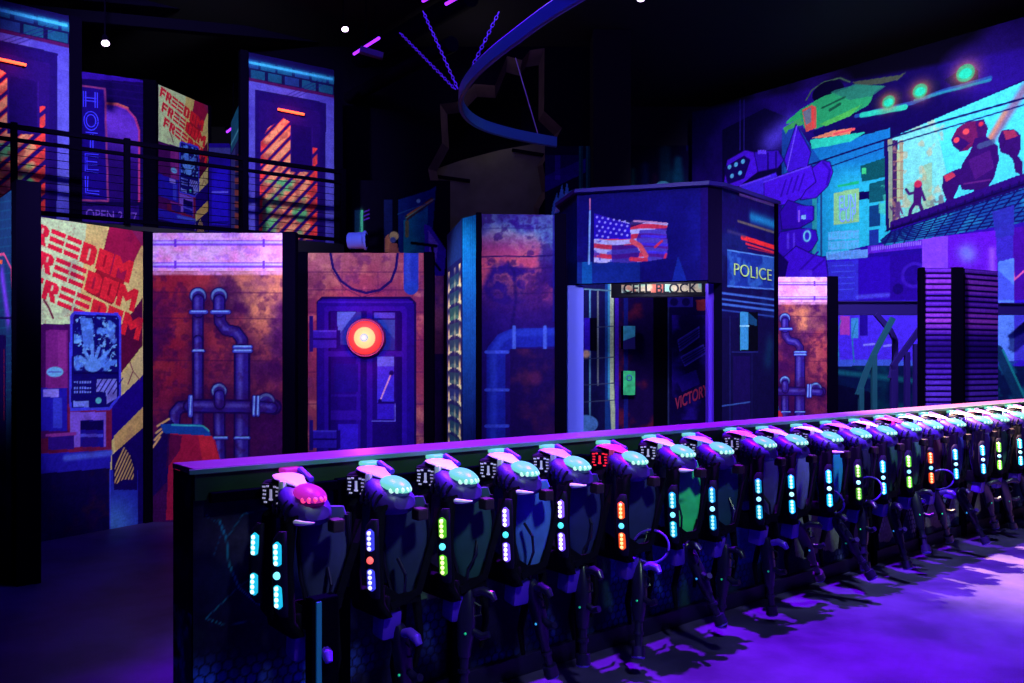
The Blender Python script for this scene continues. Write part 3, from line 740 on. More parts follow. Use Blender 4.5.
booth_child(MB().prism([(c0.x-.05, c0.y, 3.215), (c1.x-.03, c1.y-.05, 3.215), (q0.x, q0.y-.05, 3.215), (q1.x+.02, q1.y-.05, 3.215), (q2.x+.05, q2.y, 3.215), (2.0, 9.6, 3.215), (.7, 9.6, 3.215)], (0, 0, .035)).build('roof', mat('booth roof', (30, 14, 120), .6)))
booth_child(MB().prism([(c0.x+.12, c0.y, 2.62), (c1.x+.08, c1.y+.1, 2.62), (q0.x, q0.y+.1, 2.62), (q1.x-.05, q1.y+.12, 2.62), (2.0, 9.3, 2.62), (.7, 9.3, 2.62)], (0, 0, .02)).build('soffit', BOARD))
COL = mat('booth column paint', (100, 110, 245), .5)
for px, Y, w_ in ((575.5, 8.02, .155), (715, 7.78, .13)):
    x = X_at(px, Y)
    b = MB().box((x, Y+.05, 1.17), (w_, .12, 2.34), bev=.008); booth_child(b.build('column', COL if px < 600 else mat('booth violet column', (84, 30, 226), .5)))
P_in = pl2(578, 9.25, 735, 9.25, 0, 2.6)
def ink_inside(k):
    k.fill((15, 6, 62))
    k.rect(570, 270, 622, 440, (20, 18, 78))
    k.line([(590, 290), (590, 425)], 1.6, (90, 150, 200)); k.line([(598, 290), (598, 385)], 1.4, (130, 140, 150)); k.line([(606, 330), (606, 385)], 1, (170, 120, 80))
    k.rect(605, 283, 612, 440, (24, 60, 140)); k.line([(611.5, 280), (611.5, 380), (614, 440)], 4.5, (186, 206, 170)); k.line([(609, 280), (609, 400)], 2, (60, 150, 200))
    for y_ in (327, 358, 384, 401): k.line([(584, y_+1), (616, y_-1)], 1, (60, 70, 110))
    k.line([(584, 289), (616, 291)], 1.4, (90, 130, 150)); k.rect(584, 318, 592, 351, (50, 20, 190)); k.rect(590, 318, 597, 351, (5, 2, 26)); k.disc(586, 424, 12, (90, 150, 230), ry=9); k.disc(586, 354, 4, (240, 190, 150), soft=2)
    k.rect(617, 283, 655, 440, (26, 8, 74)); k.ramp(k.n(5, 4, 2)*k.inside([(617, 297), (655, 297), (655, 440), (617, 440)]), .5, .72, (112, 28, 58), .8)
    k.rect(615, 283, 619, 440, (62, 24, 190)); k.rect(624, 297, 628, 440, (24, 30, 130))
    k.rect(653, 290, 668, 440, (4, 2, 20)); k.line([(668.5, 297), (668.5, 440)], 1.6, (44, 50, 110))
    k.rect(670, 296, 735, 440, (15, 4, 72)); k.rect(668, 297, 693, 307, (40, 30, 160)); k.disc(674, 302, 4, (20, 10, 90)); k.disc(686, 302, 4, (20, 10, 90)); k.poly([(696, 300), (708, 299), (708, 310), (697, 311)], (130, 40, 60))
    k.ramp(k.n(4.5, 4, 8)*k.inside([(672, 315), (712, 315), (712, 420), (672, 420)]), .46, .66, (44, 20, 170), .8)
    for p in ([(678, 340), (699, 327), (699, 337), (680, 351)], [(681, 357), (703, 345), (706, 353), (685, 366)]):
        k.poly(p, (40, 26, 150)); k.line(p+p[:1], 1, (70, 60, 220))
        for t in (.25, .5, .75): k.line([(p[0][0]*(1-t)+p[3][0]*t, p[0][1]*(1-t)+p[3][1]*t), (p[1][0]*(1-t)+p[2][0]*t, p[1][1]*(1-t)+p[2][1]*t)], .8, (12, 4, 70))
    k.poly([(676, 378), (696, 370), (700, 384), (682, 392)], (40, 18, 160), .8)
fi = face_child(root, 'cell_wall_print', P_in, ink_inside, .008, .06)
o = lettering('VICTORY', P_in, 675, 386, 708, 410, mat('dull red paint', (160, 36, 90)), fi, bold=.02)
co_ = np.empty(len(o.data.vertices)*3); o.data.vertices.foreach_get('co', co_); co_ = co_.reshape(-1, 3)
u0, u1 = co_[:, 0].min(), co_[:, 0].max(); w1_ = co_[:, 2].max(); w0_ = co_[:, 2].min(); t = (co_[:, 0]-u0)/(u1-u0)
co_[:, 2] = w0_+(co_[:, 2]-w0_)*.5+t*(w1_-w0_)*.62; o.data.vertices.foreach_set('co', co_.ravel()); o.data.update()
# notices and cell block sign
for n_, (x0, y0, x1, y1, col, lab) in enumerate(((623, 326, 635, 349, (60, 170, 200), 'upper teal notice on the dark wall inside the police booth'), (623, 371, 635, 395, (50, 200, 130), 'lower green notice on the dark wall inside the police booth'))):
    p = at((x0+x1)/2, y1, 9.18); wd = (x1-x0)/F*9.18; ht = (y1-y0)/F*9.18
    r = empty('notice_board', p, 0, lab, 'notice')
    MB().box((0, 0, ht/2), (wd, .03, ht), bev=.004).build('board', mat('notice_%d' % n_, col, .6, noise=.45, nscale=14), r)
    MB().box((-wd*.56, .01, ht/2), (wd*.16, .05, ht), bev=.004).build('edge_frame', BLACK, r)
    if n_ == 0: MB().prism([(-wd*.5, -.017, 0), (wd*.5, -.017, 0), (wd*.5, -.017, ht*.55), (-wd*.5, -.017, ht*.35)], (0, .002, 0)).build('dark_field', mat('navy ink', (30, 20, 120)), r)
    else:
        MB().ring((0, -.018, ht*.72), .028, .008, Matrix.Rotation(PI/2, 3, 'X')).build('emblem', mat('teal ink', (60, 130, 190)), r)
P_cell = pl2(619, 8.45, 709, 8.3, 2.2, 2.4)
r = empty('cell_block_sign', (*P_cell.A, 0), P_cell.rz, 'CELL BLOCK 1 sign hanging over the booth doorway', 'sign')
(u0, wb), (_, wt) = P_cell.uv(619, 297.5), P_cell.uv(619, 282)
MB().box((P_cell.L/2-.03, .03, (wb+wt)/2), (P_cell.L+.1, .05, wt-wb), bev=.006).build('board', mat('sign black', (6, 3, 26)), r)
(ua, wa), (ub, wc) = P_cell.uv(621.5, 293), P_cell.uv(709, 283.5)
def ink_cell(k):
    k.fill((206, 190, 150)); k.ramp(k.n(9, 3, 2), .45, .6, (150, 210, 180)); k.ramp(k.n(7, 3, 5), .58, .68, (220, 110, 90))
me = inked_mesh('pale_plate', ub-ua, wa, wc, .006, ink_cell, P_cell.uv, .01)
o = bpy.data.objects.new('pale_plate', me); o.location = (ua, .0, 0); link(o, r)
for wd_, xa, xb in (('CELL', 623.5, 651), ('BLOCK', 656, 697.5), ('1', 701.5, 705)):
    lettering(wd_, P_cell, xa, 283.6, xb, 292.9, mat('sign ink', (8, 3, 30)), r, out=.004, bold=.02)

# ------------------------------------------------------------------ mural wall on the far side
P_mur = Plane((8.0-.643*6.4, 13.0+.766*6.4), (8.0+.643*1.6, 13-.766*1.6), 0, 7.0)
def ink_mural(k):
    x0, x1 = 690, 1060
    k.fill((36, 8, 150))
    x = HX+F*0  # measured columns are recovered by interpolation along the plane
    us = np.linspace(0, P_mur.L, 60); pxs = np.array([HX+F*(P_mur.A.x+P_mur.d.x*u)/(P_mur.A.y+P_mur.d.y*u) for u in us]); ys = np.array([P_mur.A.y+P_mur.d.y*u for u in us])
    X = np.interp(k.U, us, pxs); D = np.interp(k.U, us, ys); Yp = HY-(k.W-EYE)*F/D
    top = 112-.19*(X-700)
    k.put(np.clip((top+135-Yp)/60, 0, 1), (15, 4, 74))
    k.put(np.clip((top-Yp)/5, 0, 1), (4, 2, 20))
    k.ramp(k.n(.6, 4, 1), .5, .7, (60, 20, 190), .4)
    # shaded block at the far end
    k.poly([(722, 130), (765, 108), (790, 118), (792, 190), (722, 190)], (10, 4, 54)); k.halo([(772, 140), (790, 126)], 14, (80, 60, 220), .85)
    for xx in (740, 744): k.line([(xx, 100), (xx, 150)], 1, (40, 30, 140))
    # teal facade
    fac = [(784, 168), (810, 150), (890, 128), (890, 240), (800, 262), (784, 262)]
    k.poly(fac, (24, 146, 200)); m = k.inside(fac).astype(float); k.put(m*np.clip((190-Yp)/40, 0, 1), (18, 100, 180), .7); k.put(m*np.clip((X-822)/25, 0, 1)*np.clip((Yp-160)/25, 0, 1), (44, 196, 222), .8)
    k.poly([(782, 262), (782, 130), (795, 122), (820, 160), (815, 262)], (20, 70, 160), .8)
    k.rect(812, 186, 817, 258, (40, 150, 160)); k.rect(820, 188, 822.5, 260, (30, 70, 130))
    k.poly([(860, 166), (890, 156), (890, 176), (862, 182)], (10, 80, 90)); k.rect(862, 168, 866, 174, (60, 210, 130)); k.poly([(869, 184), (890, 178), (890, 200), (869, 203)], (12, 84, 100)); k.poly([(869, 206), (880, 204), (880, 226), (869, 227)], (14, 60, 120)); k.poly([(869, 230), (879, 229), (879, 246), (869, 248)], (26, 50, 150)); k.ramp(k.n(9, 3, 6)*k.inside([(879, 186), (890, 184), (890, 226), (879, 226)]), .45, .6, (70, 200, 170), .8)
    k.poly([(837, 185), (859, 181), (859, 184), (838, 187)], (30, 190, 120)); k.poly([(858, 192), (869, 191), (869, 199), (858, 200)], (12, 4, 80)); k.poly([(834, 193), (859, 188), (859, 222), (834, 225)], (140, 206, 140)); k.poly([(838, 196), (856, 193), (856, 218), (838, 221)], (110, 210, 170), .7)
    for yy in (232, 242): 
        k.poly([(828, yy), (859, yy-2), (859, yy+6), (828, yy+8)], (110, 180, 245), .8)
        for xx in np.arange(829, 858, 3.2): k.rect(xx, yy+.5, xx+1.9, yy+5.5, (60, 190, 230), .7)
    k.poly([(826, 252), (868, 249), (868, 259), (826, 262)], (110, 190, 250), .8)
    for xx in np.arange(828, 860, 4): k.line([(xx, 251), (xx, 261)], 1, (70, 150, 235), .7)
    k.poly([(868, 246), (1060, 222), (1060, 232), (868, 254)], (90, 30, 210)); 
    for xx in np.arange(872, 935, 2.2): k.line([(xx, 247.5-(xx-870)*.12), (xx, 250.5-(xx-870)*.12)], 1, (150, 120, 245))
    # indigo storey under it
    k.poly([(780, 262), (868, 258), (1060, 250), (1060, 440), (780, 440)], (50, 18, 205)); k.poly([(826, 262), (858, 260), (858, 300), (826, 300)], (52, 44, 205)); k.poly([(858, 258), (890, 256), (890, 312), (858, 312)], (44, 8, 180)); k.poly([(890, 256), (924, 254), (924, 300), (890, 300)], (38, 6, 150))
    for i in range(5): k.line([(832, 266+i*6), (854, 265+i*6)], .8, (80, 110, 235), .6)
    k.disc(914, 275, 12, (54, 20, 180)); k.disc(914, 275, 9, (34, 6, 140)); k.disc(898, 289, 5, (24, 4, 110)); k.line([(858, 297), (888, 295)], 4, (90, 100, 245), .6, 2)
    k.poly([(922, 238), (948, 236), (948, 275), (922, 275)], (128, 64, 244)); k.poly([(948, 236), (1000, 230), (1000, 275), (948, 275)], (96, 20, 214)); k.halo([(966, 252), (968, 255)], 7, (120, 140, 245), .8); k.halo([(992, 250), (992, 280)], 3, (150, 90, 250), .8); k.poly([(1012, 228), (1060, 222), (1060, 300), (1012, 300)], (66, 10, 160)); k.line([(1013, 268), (1014, 280), (1024, 271)], 1.6, (220, 90, 170))
    k.rect(836, 313, 925, 362, (72, 42, 236)); k.rect(840, 316, 850, 335, (190, 60, 170), .8); k.rect(851, 318, 858, 338, (60, 170, 210), .8); k.rect(860, 314, 868, 336, (34, 10, 150))
    k.line([(864, 345), (874, 344)], 2, (130, 130, 250)); k.line([(884, 346), (892, 345)], 2, (130, 130, 250)); k.rect(836, 360, 925, 366, (60, 90, 220)); 
    k.rect(836, 366, 1060, 440, (8, 20, 74)); k.line([(836, 372), (925, 382)], 5, (20, 110, 130), .7, 3); k.ramp(k.n(3, 4, 9)*k.inside([(836, 366), (925, 366), (925, 440), (836, 440)]), .42, .7, (6, 70, 92), .8)
    k.poly([(836, 384), (870, 392), (880, 440), (836, 440)], (8, 4, 50), .9)
    for xx, yy in ((841, 320), (856, 322)): k.line([(xx, yy), (xx-4, yy+14), (xx-2, yy+40)], 1.2, (30, 120, 170))
    # pale column, far right
    k.poly([(995, 205), (1013, 202), (1013, 290), (998, 290)], (56, 40, 190)); k.poly([(998, 262), (1014, 258), (1014, 361), (998, 361)], (84, 128, 245)); k.poly([(998, 270), (1014, 285), (1014, 300), (998, 300)], (60, 60, 220), .6); k.rect(1014, 313, 1060, 360, (60, 50, 210)); k.ramp(k.n(5, 4, 3)*k.inside([(998, 361), (1060, 361), (1060, 440), (998, 440)]), .45, .62, (14, 90, 130), .9)
    k.line([(998, 350), (1030, 420)], 8, (12, 44, 90)); k.line([(1003, 350), (1034, 418)], 1.6, (20, 120, 140))
    # billboard
    bb = [(888, 139), (1060, 66), (1060, 168), (889, 228)]
    k.poly([(884, 140), (1060, 64), (1060, 178), (886, 232)], (24, 6, 90))
    k.poly(bb, (66, 206, 232)); mb = k.inside(bb).astype(float); k.put(mb*np.clip((k.n(1.2, 4, 5)-.4)*3, 0, 1), (80, 224, 226), .8)
    k.mask = mb
    k.poly([(886, 140), (935, 120), (948, 180), (940, 215), (886, 232)], (150, 214, 190), .55)
    k.rect(886, 138, 892, 232, (130, 150, 130)); k.rect(892, 140, 898, 232, (60, 30, 90)); k.rect(899, 140, 903, 200, (150, 150, 120)); k.rect(897, 150, 900, 215, (170, 190, 140))
    for i in range(9): k.rect(893, 143+i*9, 904, 144.2+i*9, (150, 110, 100), .7)
    k.poly([(905, 185), (918, 180), (918, 226), (905, 226)], (120, 200, 170), .7); k.poly([(922, 166), (932, 162), (932, 215), (922, 215)], (150, 180, 130), .6); k.ramp(k.n(7, 4, 7)*mb*(X < 945), .6, .7, (214, 170, 120), .5)
    k.line([(990, 142), (1030, 80)], 7, (130, 80, 120), .8, 4); k.line([(988, 142), (1005, 112)], 4, (220, 130, 90), .7, 3)
    DK = (46, 10, 96)
    # big robot
    k.poly([(951, 140), (957, 128), (967, 122), (980, 120), (987, 127), (986, 137), (976, 143), (968, 150), (960, 152), (953, 146)], (96, 20, 84)); k.poly([(975, 121), (984, 119), (988, 128), (986, 137), (978, 138)], (60, 14, 92))
    k.poly([(951, 140), (957, 135), (970, 143), (960, 152), (953, 146)], DK); k.disc(966, 131.5, 2.6, (236, 70, 80)); k.disc(956.5, 140, 2.4, (236, 70, 80)); k.disc(981, 124, 2, (190, 40, 70))
    k.poly([(975, 138), (986, 136), (998, 146), (999, 160), (994, 178), (986, 190), (962, 190), (958, 180), (962, 164), (970, 152)], DK); k.poly([(968, 160), (990, 150), (994, 168), (975, 180)], (66, 18, 110)); k.line([(964, 184), (990, 180)], 1.4, (90, 30, 120)); k.line([(980, 146), (992, 142)], 5, (60, 90, 130), .7)
    k.poly([(960, 168), (950, 172), (943, 176), (942, 188), (946, 200), (940, 212), (946, 213), (952, 202), (960, 184), (964, 176)], DK); k.poly([(944, 176), (952, 172), (956, 176), (946, 182)], (180, 50, 80))
    k.poly([(998, 138), (1002, 130), (1014, 129), (1021, 135), (1021, 148), (1018, 156), (1023, 162), (1023, 176), (1015, 172), (1013, 160), (1008, 155), (1000, 152)], DK); k.poly([(1003, 131), (1014, 130), (1018, 136), (1006, 140)], (140, 40, 80))
    k.poly([(975, 188), (986, 186), (978, 196), (972, 205), (966, 206)], DK); k.poly([(968, 206), (985, 192), (997, 186), (1004, 191), (990, 200), (975, 206)], (90, 60, 110)); k.poly([(1012, 190), (1018, 178), (1040, 172), (1040, 190)], (60, 20, 100))
    # small robots
    def bot(x_, y_, h, c):
        k.disc(x_, y_, h*.1, c); k.line([(x_, y_+h*.12), (x_-h*.02, y_+h*.45)], h*.2, c); k.line([(x_+h*.1, y_+h*.18), (x_+h*.18, y_+h*.4)], h*.07, c); k.line([(x_-h*.08, y_+h*.2), (x_-h*.24, y_+h*.24), (x_-h*.32, y_+h*.12)], h*.07, c)
        k.line([(x_+h*.02, y_+h*.45), (x_+h*.12, y_+h*.7), (x_+h*.06, y_+h*.95)], h*.09, c); k.line([(x_-h*.06, y_+h*.45), (x_-h*.2, y_+h*.68), (x_-h*.24, y_+h*.95)], h*.09, c)
    bot(918, 185, 37, (60, 16, 100)); k.disc(918, 184, 3.4, (190, 40, 80)); bot(898, 204, 24, (90, 60, 110)); bot(941, 197, 22, (110, 120, 130)); bot(932, 202, 18, (120, 140, 130))
    k.poly([(890, 222), (1060, 160), (1060, 190), (890, 240)], (40, 8, 110)); k.mask = None
    for xx in np.arange(893, 1060, 9): k.line([(xx, 226-(xx-890)*.345), (xx, 229-(xx-890)*.345)], 1, (20, 2, 60))
    k.line([(886, 231), (1060, 172)], 1.6, (14, 2, 60))
    # grid under the billboard
    gr = [(880, 240), (890, 232), (1060, 176), (1060, 216), (884, 246)]
    k.poly(gr, (20, 70, 150)); k.mask = k.inside(gr).astype(float); k.put(np.clip((k.n(3, 3, 8)-.45)*5, 0, 1), (40, 170, 200), .7)
    for i in range(9): k.line([(880, 244-i*1.2), (1060, 214-i*5.2)], 1.1, (14, 6, 90))
    for i in range(22): k.line([(884+i*9, 246), (915+i*11, 180)], 1.1, (14, 6, 90))
    k.mask = None; k.poly([(992, 212), (1014, 205), (1014, 235), (996, 238)], (44, 44, 170), .9)
    # flying craft and its lamps
    k.line([(806, 100), (812, 90), (824, 82), (840, 78), (850, 82)], 1.4, (60, 90, 70)); k.disc(828, 92, 17, (6, 2, 40), ry=11)
    k.poly([(852, 82), (900, 75), (906, 72), (898, 80), (880, 84), (858, 86)], (60, 70, 60)); k.poly([(786, 122), (800, 110), (804, 107), (806, 118), (786, 124)], (40, 170, 100)); k.poly([(783, 128), (800, 118), (804, 124), (788, 130), (786, 134)], (60, 160, 90))
    k.poly([(800, 110), (822, 97), (856, 85), (884, 86), (874, 92), (870, 104), (856, 112), (838, 120), (816, 129), (804, 128)], (36, 150, 96)); k.poly([(830, 92), (856, 84), (886, 86), (872, 96), (850, 100)], (36, 110, 100), .8); k.poly([(820, 124), (850, 110), (862, 104), (850, 116), (826, 126)], (70, 176, 80))
    k.line([(822, 108), (845, 97)], 2, (20, 80, 60)); k.line([(830, 110), (840, 104)], 3, (20, 80, 60)); k.poly([(802, 110), (812, 105), (816, 107), (816, 128), (806, 132)], (196, 80, 76)); k.poly([(803, 112), (811, 107), (811, 122), (806, 125)], (100, 110, 130)); k.line([(813, 108), (813, 127)], 1.6, (230, 60, 60))
    k.poly([(812, 132), (850, 116), (890, 108), (880, 118), (850, 130), (820, 140)], (16, 8, 84)); k.poly([(812, 138), (832, 131), (852, 128), (850, 134), (820, 138)], (216, 130, 100)); k.line([(834, 134), (854, 129)], 2.4, (226, 80, 90)); k.poly([(810, 140), (850, 134), (866, 132), (850, 142), (812, 149)], (40, 200, 170))
    for i in range(3): k.poly([(868+i*38, 104-i*11-i), (888+i*38, 90-i*11), (902+i*38, 92-i*11), (902+i*38, 106-i*12), (880+i*38, 114-i*12)], (12, 10, 62))
    k.line([(856, 116), (884, 109), (912, 103), (940, 92), (990, 78)], 3.6, (30, 70, 150)); k.line([(862, 115), (884, 111), (905, 107)], 5, (40, 214, 170), .9); k.line([(915, 100), (990, 80)], 2.4, (30, 150, 160), .7)
    for x_, y_, r_ in ((888.5, 102, 6), (920, 91, 6.5), (965.5, 73, 7.6)):
        k.halo([(x_-.5, y_), (x_+.5, y_)], r_*1.35, (196, 116, 84), .9); k.disc(x_, y_, r_, (70, 160, 110)); k.disc(x_, y_+.5, r_*.72, (36, 206, 160), ry=r_*.6)
    k.line([(800, 168), (860, 148), (940, 122), (1060, 88)], 1.8, (14, 4, 80)); k.line([(820, 170), (900, 142), (1060, 94)], 1.2, (14, 4, 90))
    # walking machine in violet
    V, V2, V3, VD = (72, 20, 224), (96, 60, 246), (48, 8, 170), (20, 3, 92)
    def vp(p, c, al=1.): k.poly(p, c, al); k.line(p+p[:1], 1.1, (16, 2, 84), .75)
    vp([(796, 124), (811, 152), (806, 172), (790, 178), (784, 160)], (62, 20, 205)); k.line([(797, 126), (787, 170)], 1.2, (110, 80, 250))
    vp([(724, 182), (727, 160), (745, 150), (758, 153), (758, 172), (740, 186), (728, 188)], V); vp([(724, 168), (744, 156), (750, 160), (744, 178), (728, 184)], VD)
    for x_, y_ in ((729.5, 167), (736, 164.5), (743, 161.5), (732, 176), (740, 173)): k.disc(x_, y_, 2.5, (90, 190, 250))
    vp([(754, 152), (778, 150), (784, 160), (778, 168), (758, 172)], (54, 16, 190)); k.rect(758, 150, 766, 154, V2); k.line([(768, 153), (768, 170)], 1.6, VD); k.line([(776, 152), (776, 168)], 1.4, VD)
    vp([(722, 196), (750, 182), (776, 172), (782, 186), (778, 206), (740, 206)], (66, 34, 226)); k.line([(740, 186), (770, 176)], 2, V2)
    vp([(764, 182), (800, 168), (812, 166), (818, 180), (812, 192), (790, 204), (776, 206), (764, 200)], V); k.line([(764, 182), (810, 166)], 1.6, V2)
    for i in range(4): k.line([(781+i*6, 196-i*2), (786+i*6, 180-i*2)], 2, V3)
    vp([(812, 168), (822, 160), (830, 162), (833, 172), (828, 186), (816, 198), (800, 200), (806, 190), (816, 182)], (70, 18, 216)); k.line([(823, 162), (830, 170), (827, 184)], 2.4, V3)
    vp([(788, 200), (800, 204), (806, 206), (814, 206), (814, 220), (800, 228), (782, 230), (780, 212)], V3); k.rect(797, 206, 812, 220, (64, 20, 214)); k.rect(798, 210, 800, 222, (130, 80, 240)); k.rect(801.5, 215, 806, 219, (130, 190, 250))
    vp([(780, 232), (800, 228), (816, 230), (818, 240), (812, 250), (790, 262), (778, 262), (776, 244)], (54, 12, 190)); k.disc(807, 236, 6.5, (56, 20, 200), ry=8); k.disc(807, 236, 4.4, (110, 210, 240), ry=6); k.disc(807, 236, 2.6, (50, 30, 200), ry=4)
    for xx in (788, 794): k.line([(xx, 234), (xx, 248)], 2.6, V2, .7)
    vp([(778, 262), (796, 246), (812, 254), (826, 258), (828, 275), (824, 290), (780, 290)], (64, 16, 214)); k.line([(800, 270), (818, 252)], 2, V3); k.line([(806, 276), (824, 260)], 2, V3); vp([(776, 250), (788, 262), (782, 290), (770, 290)], VD); k.rect(800, 270, 812, 280, (80, 36, 230))
root = empty('mural_wall', (*P_mur.A, 0), P_mur.rz, 'tall violet and cyan mural of robots, a flying craft and a city billboard', 'mural')
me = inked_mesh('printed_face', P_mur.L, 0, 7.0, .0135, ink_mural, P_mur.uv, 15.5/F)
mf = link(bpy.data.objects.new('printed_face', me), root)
MB().box((P_mur.L/2, .07, 3.5), (P_mur.L, .12, 7)).build('backing_board', BOARD, root)
o = lettering('EUN', P_mur, 839.5, 196, 856, 208, mat('pale blue letters', (120, 160, 245)), root, out=.004); 
o = lettering('CUP', P_mur, 839.5, 209, 856, 220.5, mat('pale blue letters', (120, 160, 245)), root, out=.004)

# ------------------------------------------------------------------ steelwork between booth and mural
STEEL = mat('violet black steel', (26, 8, 96), .5)
def steel_beam(x0, y0, x1, y1, Y, label):
    a, b = at(x0, (y0+y1)/2, Y), at(x1, (y0+y1)/2, Y); h = (y1-y0)/F*Y
    r = empty('steel_beam', a, 0, label, 'beam')
    L = b.x-a.x
    MB().box((L/2, 0, -h/2+.01), (L, .12, .02)).build('lower_flange', STEEL, r)
    MB().box((L/2, 0, h/2-.01), (L, .12, .02)).build('upper_flange', STEEL, r)
    MB().box((L/2, 0, 0), (L, .06, h-.04)).build('web', STEEL, r)
steel_beam(836, 301, 922, 315, 12.7, 'dark violet steel beam spanning from the pipe panel to the louvre panels')
steel_beam(997, 303, 1060, 315, 12.7, 'dark violet steel beam running past the louvre panels in front of the pale column')
HR = mat('handrail steel', (40, 70, 150), .4); HG = mat('handrail green post', (16, 70, 96), .5)
def handrail(name, label, runs, posts, Y, m):
    r = empty(name, (X_at(880, Y), Y, 0), 0, label, 'handrail')
    rel = lambda x, y, d=0: at(x, y, Y+d)-Vector((X_at(880, Y), Y, 0))
    for i, pts in enumerate(runs):
        MB().tube([rel(*p) for p in pts], .06, 4, flat=(.05, .075)).build('rail', m, r)
    for x, y in posts:
        p = rel(x, y); MB().box((p.x, 0, p.z/2), (.07, .07, p.z), bev=.006).build('post', m, r)
handrail('stair_handrail', 'zigzag stair handrail behind the counter, nearest to the pipe panel', [[(858, 395), (866, 372), (876, 350), (893, 318)]], [(861, 388), (874, 354)], 12.2, HG)
handrail('stair_handrail', 'dark stair rail crossing behind the green handrail under the steel beam', [[(876, 314), (890, 330), (895, 340), (895, 372)]], [(895, 342)], 12.45, STEEL)
handrail('stair_handrail', 'heavy dark stair rail rising to the frontal louvre panel', [[(890, 378), (893, 366), (922, 326)]], [(893, 370), (907, 352), (916, 344)], 12.0, STEEL)

# far walls, ripped opening, black column
P_bk = Plane((.3, 18.4), (4.9, 18.4), 0, 7.3)
structure('wall_hall', MB().box((2.9, 18.62, 3.65), (5.4, .2, 7.3)), mat('navy painted wall', (12, 4, 46), .85))
def ink_sky(k):
    k.fill((9, 3, 38)); x, y = k.px()
    k.put(np.clip((y-120)/50, 0, 1), (12, 6, 50))
    for xx, yy, w_, c in ((633, 170, 2.6, (10, 90, 90)), (645, 166, 4, (14, 30, 90)), (665, 150, 7, (12, 50, 84)), (678, 160, 5, (16, 80, 120)), (655, 176, 3, (40, 16, 60))): k.line([(xx, yy), (xx, 230)], w_*1.6, c, .8, 4)
    k.halo([(676, 176), (678, 190)], 9, (12, 70, 110), .8)
    for i, xx in enumerate((687, 692, 697, 702, 706)): k.line([(xx, 132+(i*7) % 9), (xx, 150-(i*5) % 7)], 1.6, (26, 34, 140), .8); 
    k.halo([(700, 150), (706, 180)], 14, (34, 8, 100), .5); k.rect(710, 164, 713, 186, (60, 50, 190), .6)
    k.disc(663, 188, 8, (80, 170, 214), ry=7); k.poly([(604, 184), (626, 183), (628, 190), (600, 191)], (70, 40, 170))
root = empty('skyline_print', (P_bk.A.x, P_bk.A.y, 2.2), 0, 'dark skyline print with faint teal towers above the booth roof', 'mural')
Pq = Plane(P_bk.A, P_bk.B, 2.2, 6.4)
me = inked_mesh('printed_sheet', Pq.L, 2.2, 6.4, .02, ink_sky, P_bk.uv, 18.4/F)
o = bpy.data.objects.new('printed_sheet', me); o.location = (0, 0, -2.2); link(o, root)
MB().box((Pq.L/2, .035, 2.1), (Pq.L, .05, 4.2)).build('backing_board', BOARD, root)
for x_ in (.3, Pq.L-.3): MB().box((x_, .035, -1.1), (.1, .06, 2.2)).build('support_leg', BLACK, root)
x0, x1 = X_at(593, 14.2), X_at(631, 14.2)
structure('pillar_black', MB().box(((x0+x1)/2, 14.5, 3.65), (x1-x0, .6, 7.3), bev=.02), mat('black painted wall', (6, 4, 20), .9))

Yh = 15.0
BROWN = mat('torn plaster', (84, 66, 78), .85, noise=.25, nscale=3)
HALLW = mat('charcoal hall paint', (5, 2, 22), .95, spec=.02)
hole = [(440, 104), (457, 102), (474, 84), (495, 85.5), (507, 56), (522, 60), (530, 50), (544.5, 48), (544, 111), (562, 128), (543, 164), (548, 193), (539, 209), (536, 250), (428, 250), (428, 220), (432, 190), (428, 169), (442, 143)]
hp = [at(x, y, Yh) for x, y in hole]
ox0, ox1 = X_at(250, Yh), X_at(592, Yh)
out = [Vector((ox0, Yh, 7.3)), Vector((ox1, Yh, 7.3)), Vector((ox1, Yh, 0)), Vector((ox0, Yh, 0))]
bm = bmesh.new(); th = .42
def ringv(pts, dy): return [bm.verts.new(p+Vector((0, dy, 0))) for p in pts]
ho, oo = ringv(hp, 0), ringv(out, 0)
es = [bm.edges.new((l_[i], l_[(i+1) % len(l_)])) for l_ in (ho, oo) for i in range(len(l_))]
bmesh.ops.triangle_fill(bm, edges=es, use_beauty=True)
for f in [f for f in bm.faces]:
    pass
me = bpy.data.meshes.new('torn_wall'); bmesh.ops.recalc_face_normals(bm, faces=bm.faces[:]); bm.to_mesh(me); bm.free(); me.materials.append(HALLW)
tw = bpy.data.objects.new('torn_wall', me); link(tw); tag(tw, 'black hall wall torn open in a jagged hole beneath the curved track', 'torn wall')
mb = MB(); n = len(hp)
cen = sum(hp, Vector())/n
for i in range(n):
    a, b = hp[i], hp[(i+1) % n]
    d = Vector((.0, th, 0))
    # inner edge steps toward the opening's middle so the torn thickness shows
    s_ = lambda p: p+(cen-p)*.10+d
    v = [mb.bm.verts.new(q) for q in (a, b, s_(b), s_(a))]; mb.bm.faces.new(v)
mb.build('torn_edge', BROWN, tw)
# space behind the hole
GREY = mat('brown grey hall wall', (96, 92, 84), .9, spec=0, noise=.2, nscale=2.5)
low = [(420, 171), (433, 170), (462, 160), (500, 150), (533, 144), (560, 140), (570, 446), (415, 446)]
lw = MB().prism([at(x, y, 15.9) for x, y in low], (0, .3, 0)).build('hall_parapet', GREY); tag(lw, 'brown grey sloping parapet inside the torn wall opening', 'parapet')
for (a, b, dz) in (((433, 176), (470, 181), 0), ((512, 150), (562, 158), 0)):
    MB().bar(at(*a, 15.86), at(*b, 15.86), .03, .06).build('joint_strip', HALLW, lw)
structure('wall_void', MB().box((-2.1, 18.4, 3.65), (4.6, .1, 7.3)), mat('black ceiling', (7, 5, 22), .9))

